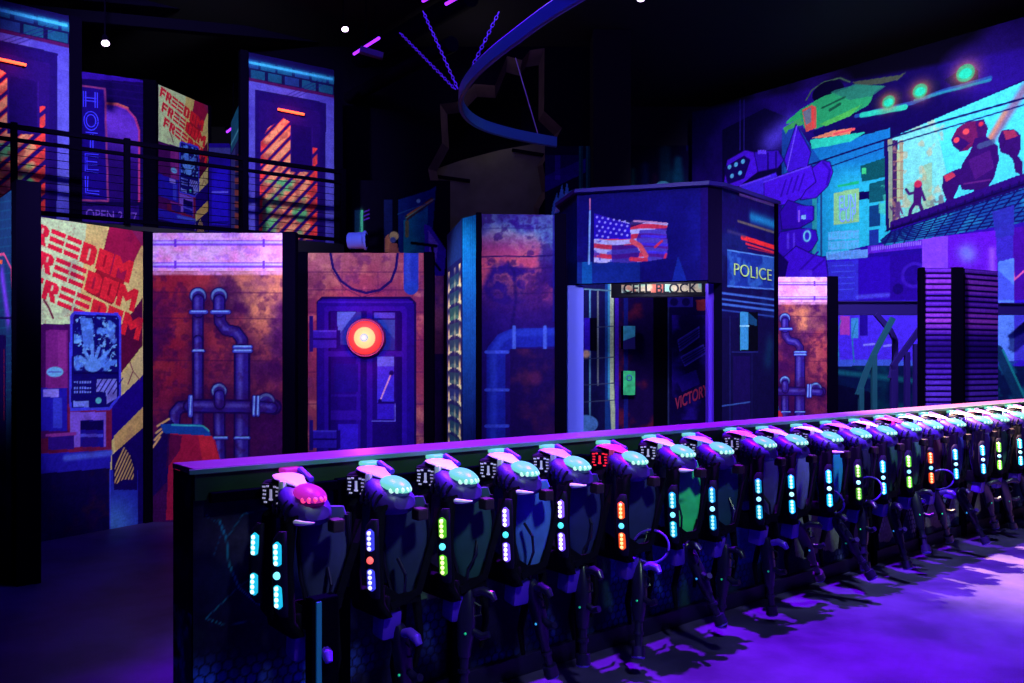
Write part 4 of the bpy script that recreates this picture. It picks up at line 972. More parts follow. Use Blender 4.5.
# flame print and green pipe posts left of the black column
P_fl = pl2(545, 14.6, 592, 14.6, 2.6, 5.4)
def ink_flame(k):
    k.fill((10, 3, 44)); k.poly([(545, 176), (586, 158), (586, 172), (545, 192)], (40, 12, 130)); k.rect(555, 155, 560, 180, (70, 30, 190), .8); k.rect(545, 155, 580, 175, (34, 8, 110), .5)
    k.poly([(551, 216), (553, 204), (557, 193), (558, 200), (562, 184), (564, 196), (567, 182), (569, 192), (572, 190), (571, 202), (565, 209), (556, 214)], (90, 190, 236)); k.poly([(554, 213), (559, 200), (562, 205), (566, 193), (567, 206), (560, 211)], (196, 230, 250))
    for xx in (581, 588): k.line([(xx, 140), (xx, 240)], 4, (12, 84, 74)); k.line([(xx-1, 140), (xx-1, 240)], 1.2, (30, 140, 110))
root = empty('flame_print_panel', (*P_fl.A, 2.6), 0, 'dark panel with pale blue flame print and green pipes beside the black column', 'wall panel')
o = bpy.data.objects.new('printed_face', inked_mesh('printed_face', P_fl.L, 2.6, 5.4, .013, ink_flame, P_fl.uv, 14.6/F)); o.location = (0, 0, -2.6); link(o, root)
MB().box((P_fl.L/2, .03, 1.4), (P_fl.L, .04, 2.8)).build('board', BOARD, root)

# street print glimpsed over the door panel
P_mid = pl2(352, 14.4, 450, 14.4, 2.4, 4.75)
def ink_mid(k):
    k.fill((5, 2, 26)); 
    k.rect(355, 210, 363, 232, (70, 190, 150)); k.halo([(359, 212), (359, 230)], 4, (80, 220, 150), .7)
    for i in range(3): k.line([(364, 212+i*4), (369, 210+i*4)], 1.2, (90, 40, 190))
    k.rect(384, 200, 392, 252, (20, 30, 90)); k.poly([(398, 200), (430, 190), (436, 186), (432, 240), (426, 270), (398, 260)], (16, 40, 120)); k.poly([(404, 220), (428, 208), (426, 256), (404, 256)], (20, 120, 150)); k.ramp(k.n(3, 4, 2)*k.inside([(404, 215), (428, 205), (426, 256), (404, 256)]), .5, .7, (30, 170, 170), .6)
    k.poly([(405, 216), (432, 197), (434, 201), (407, 221)], (70, 60, 60)); k.line([(408, 215), (432, 200)], 2.2, (180, 120, 70)); k.line([(406, 218), (434, 199)], .9, (120, 190, 150)); k.disc(418.5, 201, 2, (130, 210, 220)); k.line([(407, 222), (407, 236)], 3.4, (110, 110, 70)); k.line([(398, 214), (425, 204)], 1, (40, 90, 150))
    k.poly([(424, 224), (430, 226), (446, 250), (444, 280), (426, 280)], (74, 36, 200)); k.poly([(428, 230), (438, 244), (436, 262), (430, 262)], (150, 130, 240)); k.line([(412, 243), (436, 246)], 3, (8, 4, 30)); k.line([(432, 246), (434, 262), (440, 270)], 2.6, (10, 4, 40)); k.poly([(425, 262), (431, 262), (431, 290), (425, 290)], (190, 190, 140), .6)
    k.poly([(385, 238), (388, 234), (392, 244), (397, 246), (398, 252), (385, 252)], (190, 120, 90)); k.disc(394, 236, 4.6, (200, 176, 120)); k.disc(393, 240, 3, (70, 80, 150)); k.poly([(390, 243), (397, 243), (399, 253), (388, 253)], (176, 100, 90))
root = empty('street_print_panel', (*P_mid.A, 2.4), 0, 'distant teal and violet street print seen over the top of the door panel', 'wall panel')
o = bpy.data.objects.new('printed_face', inked_mesh('printed_face', P_mid.L, 2.4, 4.75, .013, ink_mid, P_mid.uv, 14.4/F)); o.location = (0, 0, -2.4); link(o, root)
MB().box((P_mid.L/2, .03, 1.175), (P_mid.L, .04, 2.35)).build('board', BOARD, root)
for x_ in (.1, P_mid.L-.1): MB().box((x_, .03, -1.2), (.08, .06, 2.4)).build('support_leg', BLACK, root)
# blue duct end on top of the door panel
p = at(355, 241, 9.88)
root = empty('duct_pipe', p, 0, 'short blue duct pipe with open dark end above the door panel', 'duct')
BLU = mat('blue duct', (84, 100, 230), .45)
MB().tube([(-.06, .0, 0), (.13, -.05, 0)], .1, 20).build('pipe', BLU, root, True)
MB().ring((.13, -.05, 0), .098, .018, Matrix.Rotation(PI/2, 3, 'Y') ).build('rim', BLU, root, True)
MB().cyl((.128, -.05, 0), (.137, -.053, 0), .085).build('dark_mouth', BLACK, root)
MB().box((-.02, .0, -.11), (.05, .05, .12)).build('bracket', BLACK, root)
# balcony-level bits right of the striped panel
P_end = pl2(332, 14.2, 341, 14.2, 3.3, 4.9)
def ink_end(k): k.fill((12, 4, 50)); k.rect(334, 218, 340, 240, (150, 90, 220)); k.rect(336, 216, 339, 230, (200, 120, 200), .7)
panel('end_print_panel', 'thin violet lit strip panel past the striped panel above the door panel', WP, P_end, ink_end, posts=(0, 0))
# blue door panel and striped return between FREEDOM and striped panels upstairs
P_bd = pl2(209, 15.0, 231, 15.0, MZ, 5.55)
def ink_bd(k):
    k.fill((26, 8, 140)); k.rect(212, 166, 228, 240, (34, 16, 190)); k.ramp(k.n(2, 3, 1), .5, .7, (24, 6, 110), .6); k.rect(208, 148, 232, 156, (50, 50, 130)); k.line([(212, 192), (228, 192)], 1, (120, 120, 240)); k.line([(212, 222), (228, 222)], 1.2, (14, 4, 80)); k.rect(208, 225, 232, 240, (22, 6, 100))
panel('blue_door_panel', 'plain blue door panel upstairs between the FREEDOM panel and striped panel', WP, P_bd, ink_bd, posts=(0, .02), step=.014)
P_rt = pl2(231, 14.9, 241, 13.6, MZ, 5.9)
def ink_rt(k):
    k.fill((40, 30, 110)); y = k.W; u = k.U/k.U.max(); k.put((y > 5.35).astype(float), (30, 130, 170), .8); k.put(((y < 5.3) & (u < .45)).astype(float), (90, 90, 190), .8)
    k.put((((y*5+u*1.4) % 1) < .5)*(u > .4)*(y < 5.1), (214, 100, 84), .9); k.put(np.exp(-((y-5.5)/.03)**2), (120, 220, 240))
panel('striped_return_panel', 'narrow striped panel turned edge on beside the blue door panel upstairs', WP, P_rt, ink_rt, posts=(0, 0), step=.014)

# ------------------------------------------------------------------ balcony
ra, rb = Vector((-6.9, 9.65)), Vector((-2.56, 12.67)); rd = (rb-ra).normalized(); rn = Vector((-rd.y, rd.x))
mb = MB(); quad = [ra, rb, rb+rn*.9+rd*.3, Vector((-2.4, 15.3)), Vector((-9.5, 15.3)), Vector((-9.5, 8.6))]
mb.prism([(p.x, p.y, 3.18) for p in quad], (0, 0, .22)); o = mb.build('balcony_slab', mat('black balcony edge', (8, 4, 28), .7)); o['kind'] = 'structure'
for i, t in enumerate((.6, 2.6, 5.0)):
    p = ra+rd*t+rn*.3; o = MB().box((p.x, p.y, 1.59), (.14, .14, 3.18)).build('balcony_column', BLACK); tag(o, None); o['kind'] = 'structure'
rlz = math.atan2(rd.y, rd.x); RL = (rb-ra).length
root = empty('balcony_railing', (ra.x, ra.y, 3.4), rlz, 'black balcony railing with double top rail and thin wires', 'railing')
RAIL = mat('rail black', (4, 2, 18), .8, spec=0)
def rail_t(px):
    rx = (px-HX)/F; return (rx*ra.y-ra.x)/(rd.x-rx*rd.y)
for h, rr in ((1.09, .028), (.93, .022), (.06, .025)):
    MB().bar((0, 0, h), (RL, 0, h), rr*2, rr*2).build('rail', RAIL, root)
for i in range(8):
    h = .14+i*.1
    MB().tube([(0, 0, h), (RL, 0, h)], .0048, 5).build('wire', RAIL, root)
for px in (14, 127, 245, 343):
    t = rail_t(px); MB().box((t, 0, .57), (.075, .075, 1.14), bev=.006).build('post', RAIL, root)

# ------------------------------------------------------------------ overhead: curved track, chains, ducts, lamps
ZT = 4.6
tp = [(640, -40), (600, -18), (575, -4), (545, 15), (517, 36), (492, 55), (472, 74), (459.5, 94), (462, 111), (478, 124), (508, 133), (538, 139), (556, 142)]
def on_h(px, py, z): Y = (z-EYE)*F/(HY-py); return Vector((X_at(px, Y), Y, z))
cp = [on_h(x, y, ZT) for x, y in tp]
def smooth(p, it=3):
    for _ in range(it):
        q = [p[0]]
        for a, b in zip(p[:-1], p[1:]): q += [a*.75+b*.25, a*.25+b*.75]
        q.append(p[-1]); p = q
    return p
sp = smooth(cp)
base = cp[7]
root = empty('curved_track', (base.x, base.y, ZT), 0, 'curved blue grey overhead track hanging on chains, its near edge lit violet', 'track')
rel = [p-Vector((base.x, base.y, ZT)) for p in sp]
MB().tube(rel, .05, flat=(.05, .13)).build('band', mat('track steel', (60, 120, 170), .35, spec=.4), root)
MB().tube([p+Vector((0, 0, .066)) for p in rel[:int(len(rel)*.62)]], .02, 6).build('violet_edge', mat('violet emissive edge', (110, 30, 250), emit=.8, ecol=(110, 20, 255)), root)  # emissive violet line along part of the upper edge
MB().tube([p+Vector((0, 0, -.066)) for p in rel], .012, 6).build('lower_lip', mat('track lip', (110, 140, 170), .3), root)
CH = mat('violet chain', (150, 90, 255), .35, spec=.5)
def chain(label, a, b, m=CH, links=True):
    a, b = Vector(a), Vector(b); mb = MB(); d = b-a; n = int(d.length/.042)
    if links:
        q = d.to_track_quat('X', 'Z').to_matrix()
        for i in range(n):
            mb.ring(a+d*((i+.5)/n), 0.0155, .005, q @ Matrix.Rotation((i % 2)*PI/2, 3, 'X'), 10, 5, sx=1.75)
    else: mb.tube([a, b], .008, 6)
    o = mb.build('hanging_chain' if links else 'hanging_wire', m); o.data.transform(Matrix.Translation(-a)); o.location = a
    tag(o, label, 'chain' if links else 'wire'); return o
tip = cp[7]+Vector((-.02, 0, .06))
chain('steeper violet chain rising from the bend of the curved track', tip, tip+(at(421, 8, 9.4)-at(456, 86, 9.2)))
chain('flatter violet chain rising outward from the bend of the curved track', tip+Vector((-.03, .02, 0)), tip+(at(398, 30, 9.9)-at(456, 86, 9.2)))
chain('violet chain leaning over the curved track toward the ceiling', cp[6]+Vector((0, 0, .07)), cp[6]+(at(499, 12, 8.6)-at(472, 74, 8.6)))
chain('pale thin wire holding the far end of the curved track', cp[11]+Vector((0, 0, .06)), at(515.5, 58, 11.6), mat('pale wire', (180, 160, 200), .4), False)
DUCT = mat('black duct', (6, 3, 26), .8, spec=.02)
def overhead(name, label, a, b, r, sq=False):
    mb = MB(); d = b-a
    if sq: mb.bar((0, 0, 0), d, r*2, r*2, .02)
    else: mb.tube([(0, 0, 0), d], r, 14)
    o = mb.build(name, DUCT, None, not sq, a); tag(o, label, 'duct' if not sq else 'beam'); return o
overhead('ceiling_duct', 'long black ceiling duct running below the lamps toward the curved track', at(338, 104, 15.5), at(452, 44, 11.8), .11)
overhead('ceiling_duct', 'thick black ceiling duct above the striped panel, higher than the other duct', at(330, 78, 16), at(470, -4, 12.4), .16)
overhead('ceiling_joist', 'black ceiling joist crossing above the two striped panels', at(-20, 8, 12), at(330, 40, 15), .09, True)
overhead('ceiling_joist', 'black ceiling joist behind the small spotlight over the hotel panel', at(60, -6, 12.4), at(360, 22, 15.5), .09, True)
GLOW = mat('violet white lamp face', (255, 240, 255), emit=6, ecol=(235, 200, 255))
def spot_fix(px, py, Y, label, aim=(.25, -.55, -.8)):
    p = at(px, py, Y); r = empty('ceiling_spotlight', p, 0, label, 'spotlight')
    d = Vector(aim).normalized()
    MB().cyl(-d*.12, Vector(), .04, .06, 18).build('housing', BLACK, r, True)
    MB().cyl(d*-.002, d*.010, .052, .052, 18).build('lens', GLOW, r, True)
    MB().tube([-d*.15, -d*.15+Vector((0, 0, .25)), Vector((-d.x*.15, -d.y*.15, min(1.2, 7.3-p.z)))], .012, 6).build('hanger', BLACK, r)
spot_fix(105.5, 43, 11.5, 'small glowing violet white spotlight over the hotel panel', (.25, -.38, -.9))
spot_fix(345, 29, 13.0, 'small glowing spotlight under the ceiling past the striped panel', (.25, -.34, -.9))
spot_fix(641, -2, 10.5, 'small violet spotlight beside the curved track at the top of the picture', (0, -.4, -.9))
UV = mat('violet tube', (200, 120, 255), emit=2.2, ecol=(150, 40, 255))
def uv_tube(a, b, label):
    r = empty('blacklight_tube', a, 0, label, 'lamp'); d = b-a
    MB().tube([(0, 0, 0), d], .022, 8).build('tube', UV, r)
    MB().bar(Vector((0, 0, .05)), d+Vector((0, 0, .05)), .09, .05).build('batten', BLACK, r)
    MB().tube([d/2+Vector((0, 0, .06)), Vector((d.x/2, d.y/2, 7.3-a.z))], .012, 6).build('hanger_rod', BLACK, r)
uv_tube(at(354, 54, 13.5), at(379, 38, 12.6), 'violet blacklight tube on the ceiling past the striped panel')
uv_tube(at(423, 1, 11.6), at(436, -6, 11.2), 'short violet blacklight tube at the very top above the chains')
uv_tube(at(446, 4, 11.2), at(462, -5, 10.8), 'violet blacklight tube at the top edge nearest the curved track')
uv_tube(at(227, 132, 17.0), at(240, 122, 16.5), 'far violet blacklight tube seen above the blue door panel')
p = at(371.5, 53, 12.8); r = empty('lamp_box', p, .2, 'grey rectangular lamp box hanging near the violet blacklight tube', 'lamp box')
MB().box((0, 0, 0), (.36, .12, .09), Matrix.Rotation(.22, 3, 'Y'), .01).build('body', mat('grey lamp box', (92, 70, 150), .5), r)
MB().tube([(.06, 0, .04), (.06, 0, .75)], .006, 5).build('suspension_wire', BLACK, r)

# ------------------------------------------------------------------ counter
P0 = Vector((-1.235, 3.21, 0)); Uv = Vector((.769, .639, 0)).normalized(); Nv = Vector((Uv.y, -Uv.x, 0)); CL = 9.6; CH_ = 1.19
crz = math.atan2(Uv.y, Uv.x)
root = empty('equipment_counter', P0, crz, 'long counter with violet top and printed front carrying the laser tag vests', 'counter')
# local: x along the counter, -y toward the players, +y toward the arena
def top_mat():
    return mat('violet laminate', (88, 46, 112), .4, spec=.2)
MB().box((CL/2, .10, CH_-.012), (CL+.01, .26, .024), bev=.006).build('countertop', top_mat(), root)
MB().box((CL/2-.01, -.034, CH_-.012), (CL+.03, .012, .018)).build('edge_trim', mat('pale edge trim', (80, 130, 130), .4), root)
MB().box((CL/2, .0, CH_-.075), (CL, .05, .10)).build('green_apron', mat('dark green apron', (14, 44, 34), .7, noise=.6, nscale=3), root)
MB().box((CL/2, .12, .59), (CL-.04, .20, 1.13)).build('carcass', BOARD, root)
P_c = Plane((P0.x, P0.y), (P0.x+Uv.x*CL, P0.y+Uv.y*CL), .05, 1.12)
def ink_counter(k):
    k.fill((8, 4, 30))
    U, W = k.U, k.W
    k.ramp(k.n(1.3, 5, 1), .52, .72, (10, 14, 58), .8); k.ramp(k.n(2.1, 5, 4), .58, .72, (16, 40, 44), .7); k.ramp(k.n(1.7, 4, 7), .62, .75, (52, 40, 62), .6)
    k.put(((k.n(.9, 2, 3) > .56) & (W > .35)).astype(float), (26, 66, 54), .6)
    for u0, u1, w0, w1, c in ((.95, 1.2, .45, .75, (70, 104, 62)), (1.3, 1.5, .4, .7, (64, 96, 66)), (1.75, 1.95, .5, .7, (60, 84, 60)), (2.3, 2.9, .3, .6, (16, 30, 90)), (2.7, 3.1, .5, .8, (14, 50, 60)), (3.3, 3.9, .2, .7, (14, 24, 84)), (4.2, 4.9, .15, .55, (84, 84, 80)), (5.0, 5.8, .1, .5, (74, 66, 84)), (6.0, 7.5, .1, .5, (80, 70, 84))):
        m = (U > u0+.06*k.n(6, 2, 9)) & (U < u1-.08*k.n(7, 2, 5)) & (W > w0+.1*k.n(6, 3, 2)) & (W < w1-.1*k.n(5, 3, 6))
        k.put(m.astype(float), c, .75)
    # chicken wire band
    a = .046; qx, qy = U/a, W/(a*.577*1.5)
    def hexd(x, y):
        r = np.array([1, 1.7320508]); h = r/2
        p = np.stack([x, y], -1)
        A = np.mod(p, r)-h; B = np.mod(p-h, r)-h
        g = np.where(((A**2).sum(-1) < (B**2).sum(-1))[..., None], A, B); g = np.abs(g)
        return .5-np.maximum(g[..., 0], g[..., 0]*.5+g[..., 1]*.8660254)
    d = hexd(U/a, W/a)
    zone = np.clip((.50-W+.1*(k.n(2, 3, 3)-.5))*8, 0, 1)*np.clip((k.n(1.5, 3, 8)-.3)*4, 0, 1)
    zone = zone*np.clip((k.n(2.6, 4, 11)-.42)*5, 0, 1); k.put(zone*np.clip((d-.06)/.06, 0, 1), np.array((34, 56, 190)), np.where(U < .8, .9, .4)[..., None])
    k.put(zone*np.clip((.06-d)/.03, 0, 1), (5, 4, 24), .9)
    far = np.clip((U-4.0)/.8, 0, 1)
    k.put(zone*far*np.clip((d-.1)/.1, 0, 1)*np.clip((k.n(6, 3, 4)-.35)*3, 0, 1), (150, 140, 130), .7)
    # scrawled wire curls near the open end
    def sp_(pts, w_, c, al): 
        kk = k.k; k.k = lambda a_, b_: (a_, b_); s0 = k.s; k.s = .004; k.line(pts, w_, c, al, .6); k.k, k.s = kk, s0
    sp_([(.10, .98), (.13, .9), (.14, .8), (.18, .70), (.26, .62), (.34, .58)], 1.6, (20, 90, 130), .8)
    sp_([(.34, .98), (.30, 1.0), (.2, .99), (.13, .9)], 1, (20, 70, 110), .7); sp_([(.05, .6), (.18, .70), (.30, .76)], 1.1, (20, 80, 110), .7); sp_([(.05, .6), (.12, .56), (.24, .55)], 1, (20, 80, 110), .7); sp_([(.05, 1.0), (.12, .95), (.08, .84)], .8, (16, 50, 90), .7)
    for q in range(9):
        u_ = 2.55+q*.05; sp_([(u_, .82), (u_+.06, .66), (u_-.05+.02*q, .55)], .7, (30, 120, 100), .5)
me = inked_mesh('printed_front', CL, .05, 1.12, .0075, ink_counter, P_c.uv, 1., 3.0)
o = bpy.data.objects.new('printed_front', me); o.location = (0, -.004, 0); link(o, root)
MB().box((CL/2, -.02, .05), (CL, .03, .1), bev=.004).build('plinth', mat('plinth black', (20, 10, 60), .4), root)
# end board with its own print
P_e = Plane((P0.x-Nv.x*.22, P0.y-Nv.y*.22), (P0.x, P0.y), 0., 1.16)
def ink_endb(k):
    k.fill((9, 4, 40)); k.ramp(k.n(20, 4, 2)*(k.W < .62)*(k.W > .2), .42, .66, (34, 50, 170), .9); k.ramp(k.n(8, 4, 5), .55, .7, (24, 10, 80), .6)
me = inked_mesh('end_board', P_e.L, 0, 1.165, .006, ink_endb, P_e.uv, 1.)
o = bpy.data.objects.new('end_board', me); o.location = (-.004, .22, 0); o.rotation_euler = (0, 0, -PI/2); link(o, root)
# rack posts standing against the front
def s_of(px, off=0.):
    q = (px-HX)/F; a = P0+Nv*off
    return (q*a.y-a.x)/(Uv.x-q*Uv.y)
for px in (342, 455, 580, 768, 873, 921, 963, 1003):
    s = s_of(px, .04); MB().box((s, -.04, .55), (.06, .045, 1.1), bev=.004).build('rack_post', BLACK, root)
s = s_of(322, .40); MB().box((s, -.40, .36), (.11, .06, .72), bev=.006).build('rack_post', BLACK, root)
MB().box((s-.03, -.432, .36), (.02, .012, .70)).build('light_strip', mat('blue strip', (30, 100, 150), emit=.12, ecol=(20, 110, 190)), root)
MB().box((CL/2, -.045, 1.075), (CL-.1, .03, .04), bev=.004).build('hanging_rail', BLACK, root)

# ------------------------------------------------------------------ laser tag vests. local: x outward from the counter, y along it (away from the open end), z up
VB = mat('vest shell', (54, 24, 132), .42, spec=.25)
VK = mat('vest black fabric', (8, 5, 24), .85, spec=.05, noise=.3, nscale=30)
VR = mat('vest dark rib', (16, 7, 46), .6, spec=.1)
PANELK = mat('keypad black', (8, 5, 26), .35)
BUCK = mat('buckle brown', (40, 20, 52), .6)
_mesh = {}
def cached(key, fn, m):
    k2 = (key, m.name)
    if k2 in _mesh: return _mesh[k2]
    base = _mesh.get(key)
    if base is None:
        mb, sm = fn(); base = mb.mesh(key, m, sm); _mesh[key] = base; _mesh[k2] = base; return base
    c = base.copy(); c.materials.clear(); c.materials.append(m); _mesh[k2] = c; return c
def part(name, key, fn, m, parent):
    o = bpy.data.objects.new(name, cached(key, fn, m)); return link(o, parent)

def loft(mb, secs, n=14, e=2.6):
    """closed skin through rounded sections: (centre, half width vector, half height vector)"""
    rings = []
    for c, a, b in secs:
        c, a, b = Vector(c), Vector(a), Vector(b); r = []
        for i in range(n):
            t = 2*PI*i/n; x, y = math.cos(t), math.sin(t)
            x = math.copysign(abs(x)**(2/e), x); y = math.copysign(abs(y)**(2/e), y)
            r.append(mb.bm.verts.new(c+a*x+b*y))
        rings.append(r)
    for A, B in zip(rings[:-1], rings[1:]):
        for q in range(n): mb.bm.faces.new((A[q], A[(q+1) % n], B[(q+1) % n], B[q]))
    mb.bm.faces.new(rings[0][::-1]); mb.bm.faces.new(rings[-1]); return mb
def f_near_pod():
    mb = MB(); secs = []
    for x, y0, z, w, h in ((.17, -.03, 1.055, .045, .03), (.20, -.035, 1.05, .075, .05), (.25, -.04, 1.03, .092, .066), (.31, -.045, 1.01, .094, .066), (.36, -.04, 1.0, .078, .05), (.39, -.035, 1.0, .05, .026)):
        secs.append(((x, y0, z), (0, w, 0), (-.25*h, 0, h)))
    loft(mb, secs, 20); return mb, True
def f_far_pod():
    mb = MB(); secs = []
    for x, z, w, h in ((.0, 1.06, .04, .02), (.03, 1.07, .075, .045), (.07, 1.075, .085, .05), (.12, 1.07, .07, .045)):
        secs.append(((x, .01, z), (0, w, 0), (0, 0, h)))
    loft(mb, secs, 18); return mb, True
def f_ribs():
    mb = MB()
    for i in range(4):
        x = .225+i*.036
        pts = [(x+.02*q/6, -.045-.096*math.cos(q*.22-.35), 1.0-.2*(x-.28)+.07*math.sin(q*.22-.35)) for q in range(0, 6)]
        mb.tube(pts, .007, 5)
    return mb, True
CZ = Matrix.Translation((.108, -.03, 0)) @ Matrix.Rotation(math.radians(24), 4, 'Z') @ Matrix.Translation((-.14, .03, 0))
def turned(mb): bmesh.ops.transform(mb.bm, matrix=CZ, verts=mb.bm.verts); return mb
def f_console(): return turned(MB().box((.15, -.035, 1.05), (.15, .16, .115), Matrix.Rotation(-.12, 3, 'Y'), .03, 3)), True
def f_keypad(): return turned(MB().box((.145, -.118, 1.046), (.118, .014, .088), bev=.006)), False
def f_digits():
    mb = MB(); cx = .142; mb.box((cx, -.127, 1.047), (.010, .004, .044)); mb.box((cx, -.127, 1.029), (.018, .004, .007))
    for i in range(5):
        for sx in (-1, 1): mb.box((cx+sx*(.028+.009*abs(math.sin(i*1.9))), -.127, 1.017+i*.015), (.014, .004, .0065))
    mb.box((cx-.018, -.127, 1.080), (.012, .004, .007)); mb.box((cx+.02, -.127, 1.080), (.012, .004, .007)); return turned(mb), False
def f_trim():
    mb = MB()
    loft(mb, [((.07, -.04, 1.108), (0, .03, 0), (0, 0, .006)), ((.12, -.05, 1.117), (0, .05, 0), (0, 0, .009)), ((.18, -.055, 1.114), (0, .062, 0), (0, 0, .010)), ((.235, -.05, 1.100), (0, .04, 0), (0, 0, .010)), ((.28, -.04, 1.086), (0, .024, 0), (0, 0, .006))], 14)
    mb.box((.222, -.098, 1.058), (.026, .028, .10), Matrix.Rotation(.42, 3, 'Z'), bev=.007); return mb, True
def f_dome(): return MB().ball((.325, -.035, 1.060), (.082, .060, .036), Matrix.Rotation(.25, 3, 'Y'), 22, 14, True), True
def f_dome_cells():
    mb = MB()
    for i in range(5):
        a = -1.0+i*.4; mb.ball((.325+.070*math.cos(a), -.035+.052*math.sin(a), 1.050), (.011, .011, .012), u=10, v=8)
    return mb, True
def f_far_dome(): return MB().box((.05, .01, 1.124), (.08, .085, .022), None, .010, 3), True
def f_crescent(): 
    mb = MB(); mb.tube([(.36+.075*math.sin(t), -.118+.10*(1-math.cos(t)), .972) for t in [q*.22 for q in range(-1, 6)]], [.004, .008, .011, .011, .009, .006, .003], 8); return mb, True
def f_buckle(): return MB().box((.385, .045, .945), (.055, .05, .05), bev=.008), False
LN = Vector((.50, -.866, 0)); LS = Vector((.866, .50, 0)); ZD = .04
def _sec(x, y, z, out, hw, hd): c = Vector((x, y, z-ZD))+LN*out; return (c, LS*hw, LN*hd)
def f_strip(x, tilt):
    def fn():
        mb = MB(); loft(mb, [_sec(x, -.165, .985, 0, .016, .01), _sec(x, -.175, .96, 0, .027, .015), _sec(x+tilt*.5, -.18, .83, 0, .031, .017), _sec(x+tilt, -.175, .70, 0, .027, .015), _sec(x+tilt, -.165, .675, 0, .016, .01)], 16); return mb, True
    return fn
SEG = ((.952, .860), (.800, .708))
def f_glow(x, tilt, sg):
    def fn():
        mb = MB(); z0, z1 = SEG[sg]; t0, t1 = (.96-z0)/.26*tilt, (.96-z1)/.26*tilt
        loft(mb, [_sec(x+t0, -.178, z0, .006, .007, .008), _sec(x+t0, -.178, z0-.012, .013, .018, .012), _sec(x+t1, -.178, z1+.012, .013, .018, .012), _sec(x+t1, -.178, z1, .006, .007, .008)], 12, 2)
        return mb, True
    return fn
def f_dots(x, tilt, sg):
    def fn():
        mb = MB(); z0, z1 = SEG[sg]
        for q in range(4):
            z = z0-.016-q*.020; t = (.96-z)/.26*tilt; mb.ball(Vector((x+t, -.178, z-ZD))+LN*.023, .0088, u=10, v=6)
        return mb, True
    return fn
def f_center(x, tilt):
    def fn(): return MB().ball(Vector((x+tilt*.5, -.178, .83-ZD))+LN*.018, .0145, u=16, v=10), True
    return fn
def f_chest(x):
    def fn():
        mb = MB(); loft(mb, [((x, -.08, 1.01), (.04, 0, 0), (0, .02, 0)), ((x, -.125, .97), (.042, 0, 0), (0, .022, 0)), ((x, -.14, .8), (.045, 0, 0), (0, .024, 0)), ((x, -.13, .6), (.045, 0, 0), (0, .024, 0)), ((x, -.09, .54), (.04, 0, 0), (0, .02, 0))], 14); return mb, True
    return fn
def f_belt(): return MB().box((.24, -.10, .58), (.25, .05, .10), bev=.02), True
FD = Vector((.56, .83, 0)); FN = Vector((.83, -.56, 0)); FC = Vector((.285, .055, 0))
def f_fabric():
    mb = MB(); loft(mb, [(FC+Vector((-.02, 0, z)), FD*w, FN*h) for z, w, h in ((1.0, .075, .018), (.94, .095, .026), (.82, .10, .03), (.70, .085, .028), (.60, .06, .022), (.56, .035, .014))], 20, 3.2); return mb, True
def f_piping():
    pts = [FC+Vector((-.02, 0, z))+FD*w+FN*.022 for z, w in ((.97, -.088), (.86, -.10), (.72, -.088), (.61, -.062), (.555, 0), (.61, .062), (.72, .088), (.86, .10), (.97, .088))]
    return MB().tube(pts, .009, 6), True
def f_strap(x):
    def fn(): return MB().tube([(x, -.13, .66), (x+.03, -.05, .60), (x+.03, .04, .60), (x, .09, .66)], .018, 8, flat=(.012, .05)), True
    return fn
def f_side(): return MB().tube([(.35, .16, .95), (.36, .14, .86), (.365, .05, .62), (.36, -.08, .58)], .02, 8, flat=(.01, .035)), True
def f_pack(): return MB().box((.30, -.06, .50), (.085, .09, .12), Matrix.Rotation(.15, 3, 'Y'), .016, 2), True
def f_tail(): return MB().tube([(.24, .05, .62), (.25, .04, .45), (.22, .02, .28), (.23, .03, .16)], [.028, .02, .016, .010], 8), True
def f_tail2(): return MB().tube([(.33, .06, .61), (.35, .07, .42), (.34, .05, .3)], [.022, .015, .01], 8), True
def f_hook():
    mb = MB(); mb.tube([(-.0, .03, 1.10), (.1, .03, 1.13), (.2, .03, 1.10)], .012, 8); mb.box((.0, -.02, 1.055), (.045, .075, .075), bev=.008); return mb, False
WHITE = (236, 226, 250)
def led(name, c, s=2.2): return mat('led '+name, c, .3, emit=s, ecol=c)
LED = dict(teal=((30, 190, 225), (190, 250, 255)), blue=((70, 70, 240), (215, 215, 255)), green=((80, 170, 30), (225, 245, 150)), lav=((120, 80, 245), (245, 235, 255)), orange=((240, 80, 30), (255, 190, 120)), cyan=((20, 170, 230), (170, 245, 255)), lime=((90, 200, 50), (235, 255, 170)))
DOME = dict(cyan=mat('dome cyan', (40, 104, 100), .35, spec=.1, emit=.72, ecol=(132, 240, 226)), magenta=mat('dome magenta', (90, 20, 90), .35, spec=.1, emit=.55, ecol=(225, 40, 205)))
CELL = dict(cyan=mat('dome cell white', (90, 140, 130), .3, emit=1.0, ecol=(200, 255, 240)), magenta=mat('dome cell pink', (255, 80, 140), .3, emit=1.2, ecol=(255, 60, 130)))
ORD = 'first second third fourth fifth sixth seventh eighth ninth tenth eleventh twelfth thirteenth fourteenth fifteenth sixteenth seventeenth eighteenth nineteenth twentieth'.split()
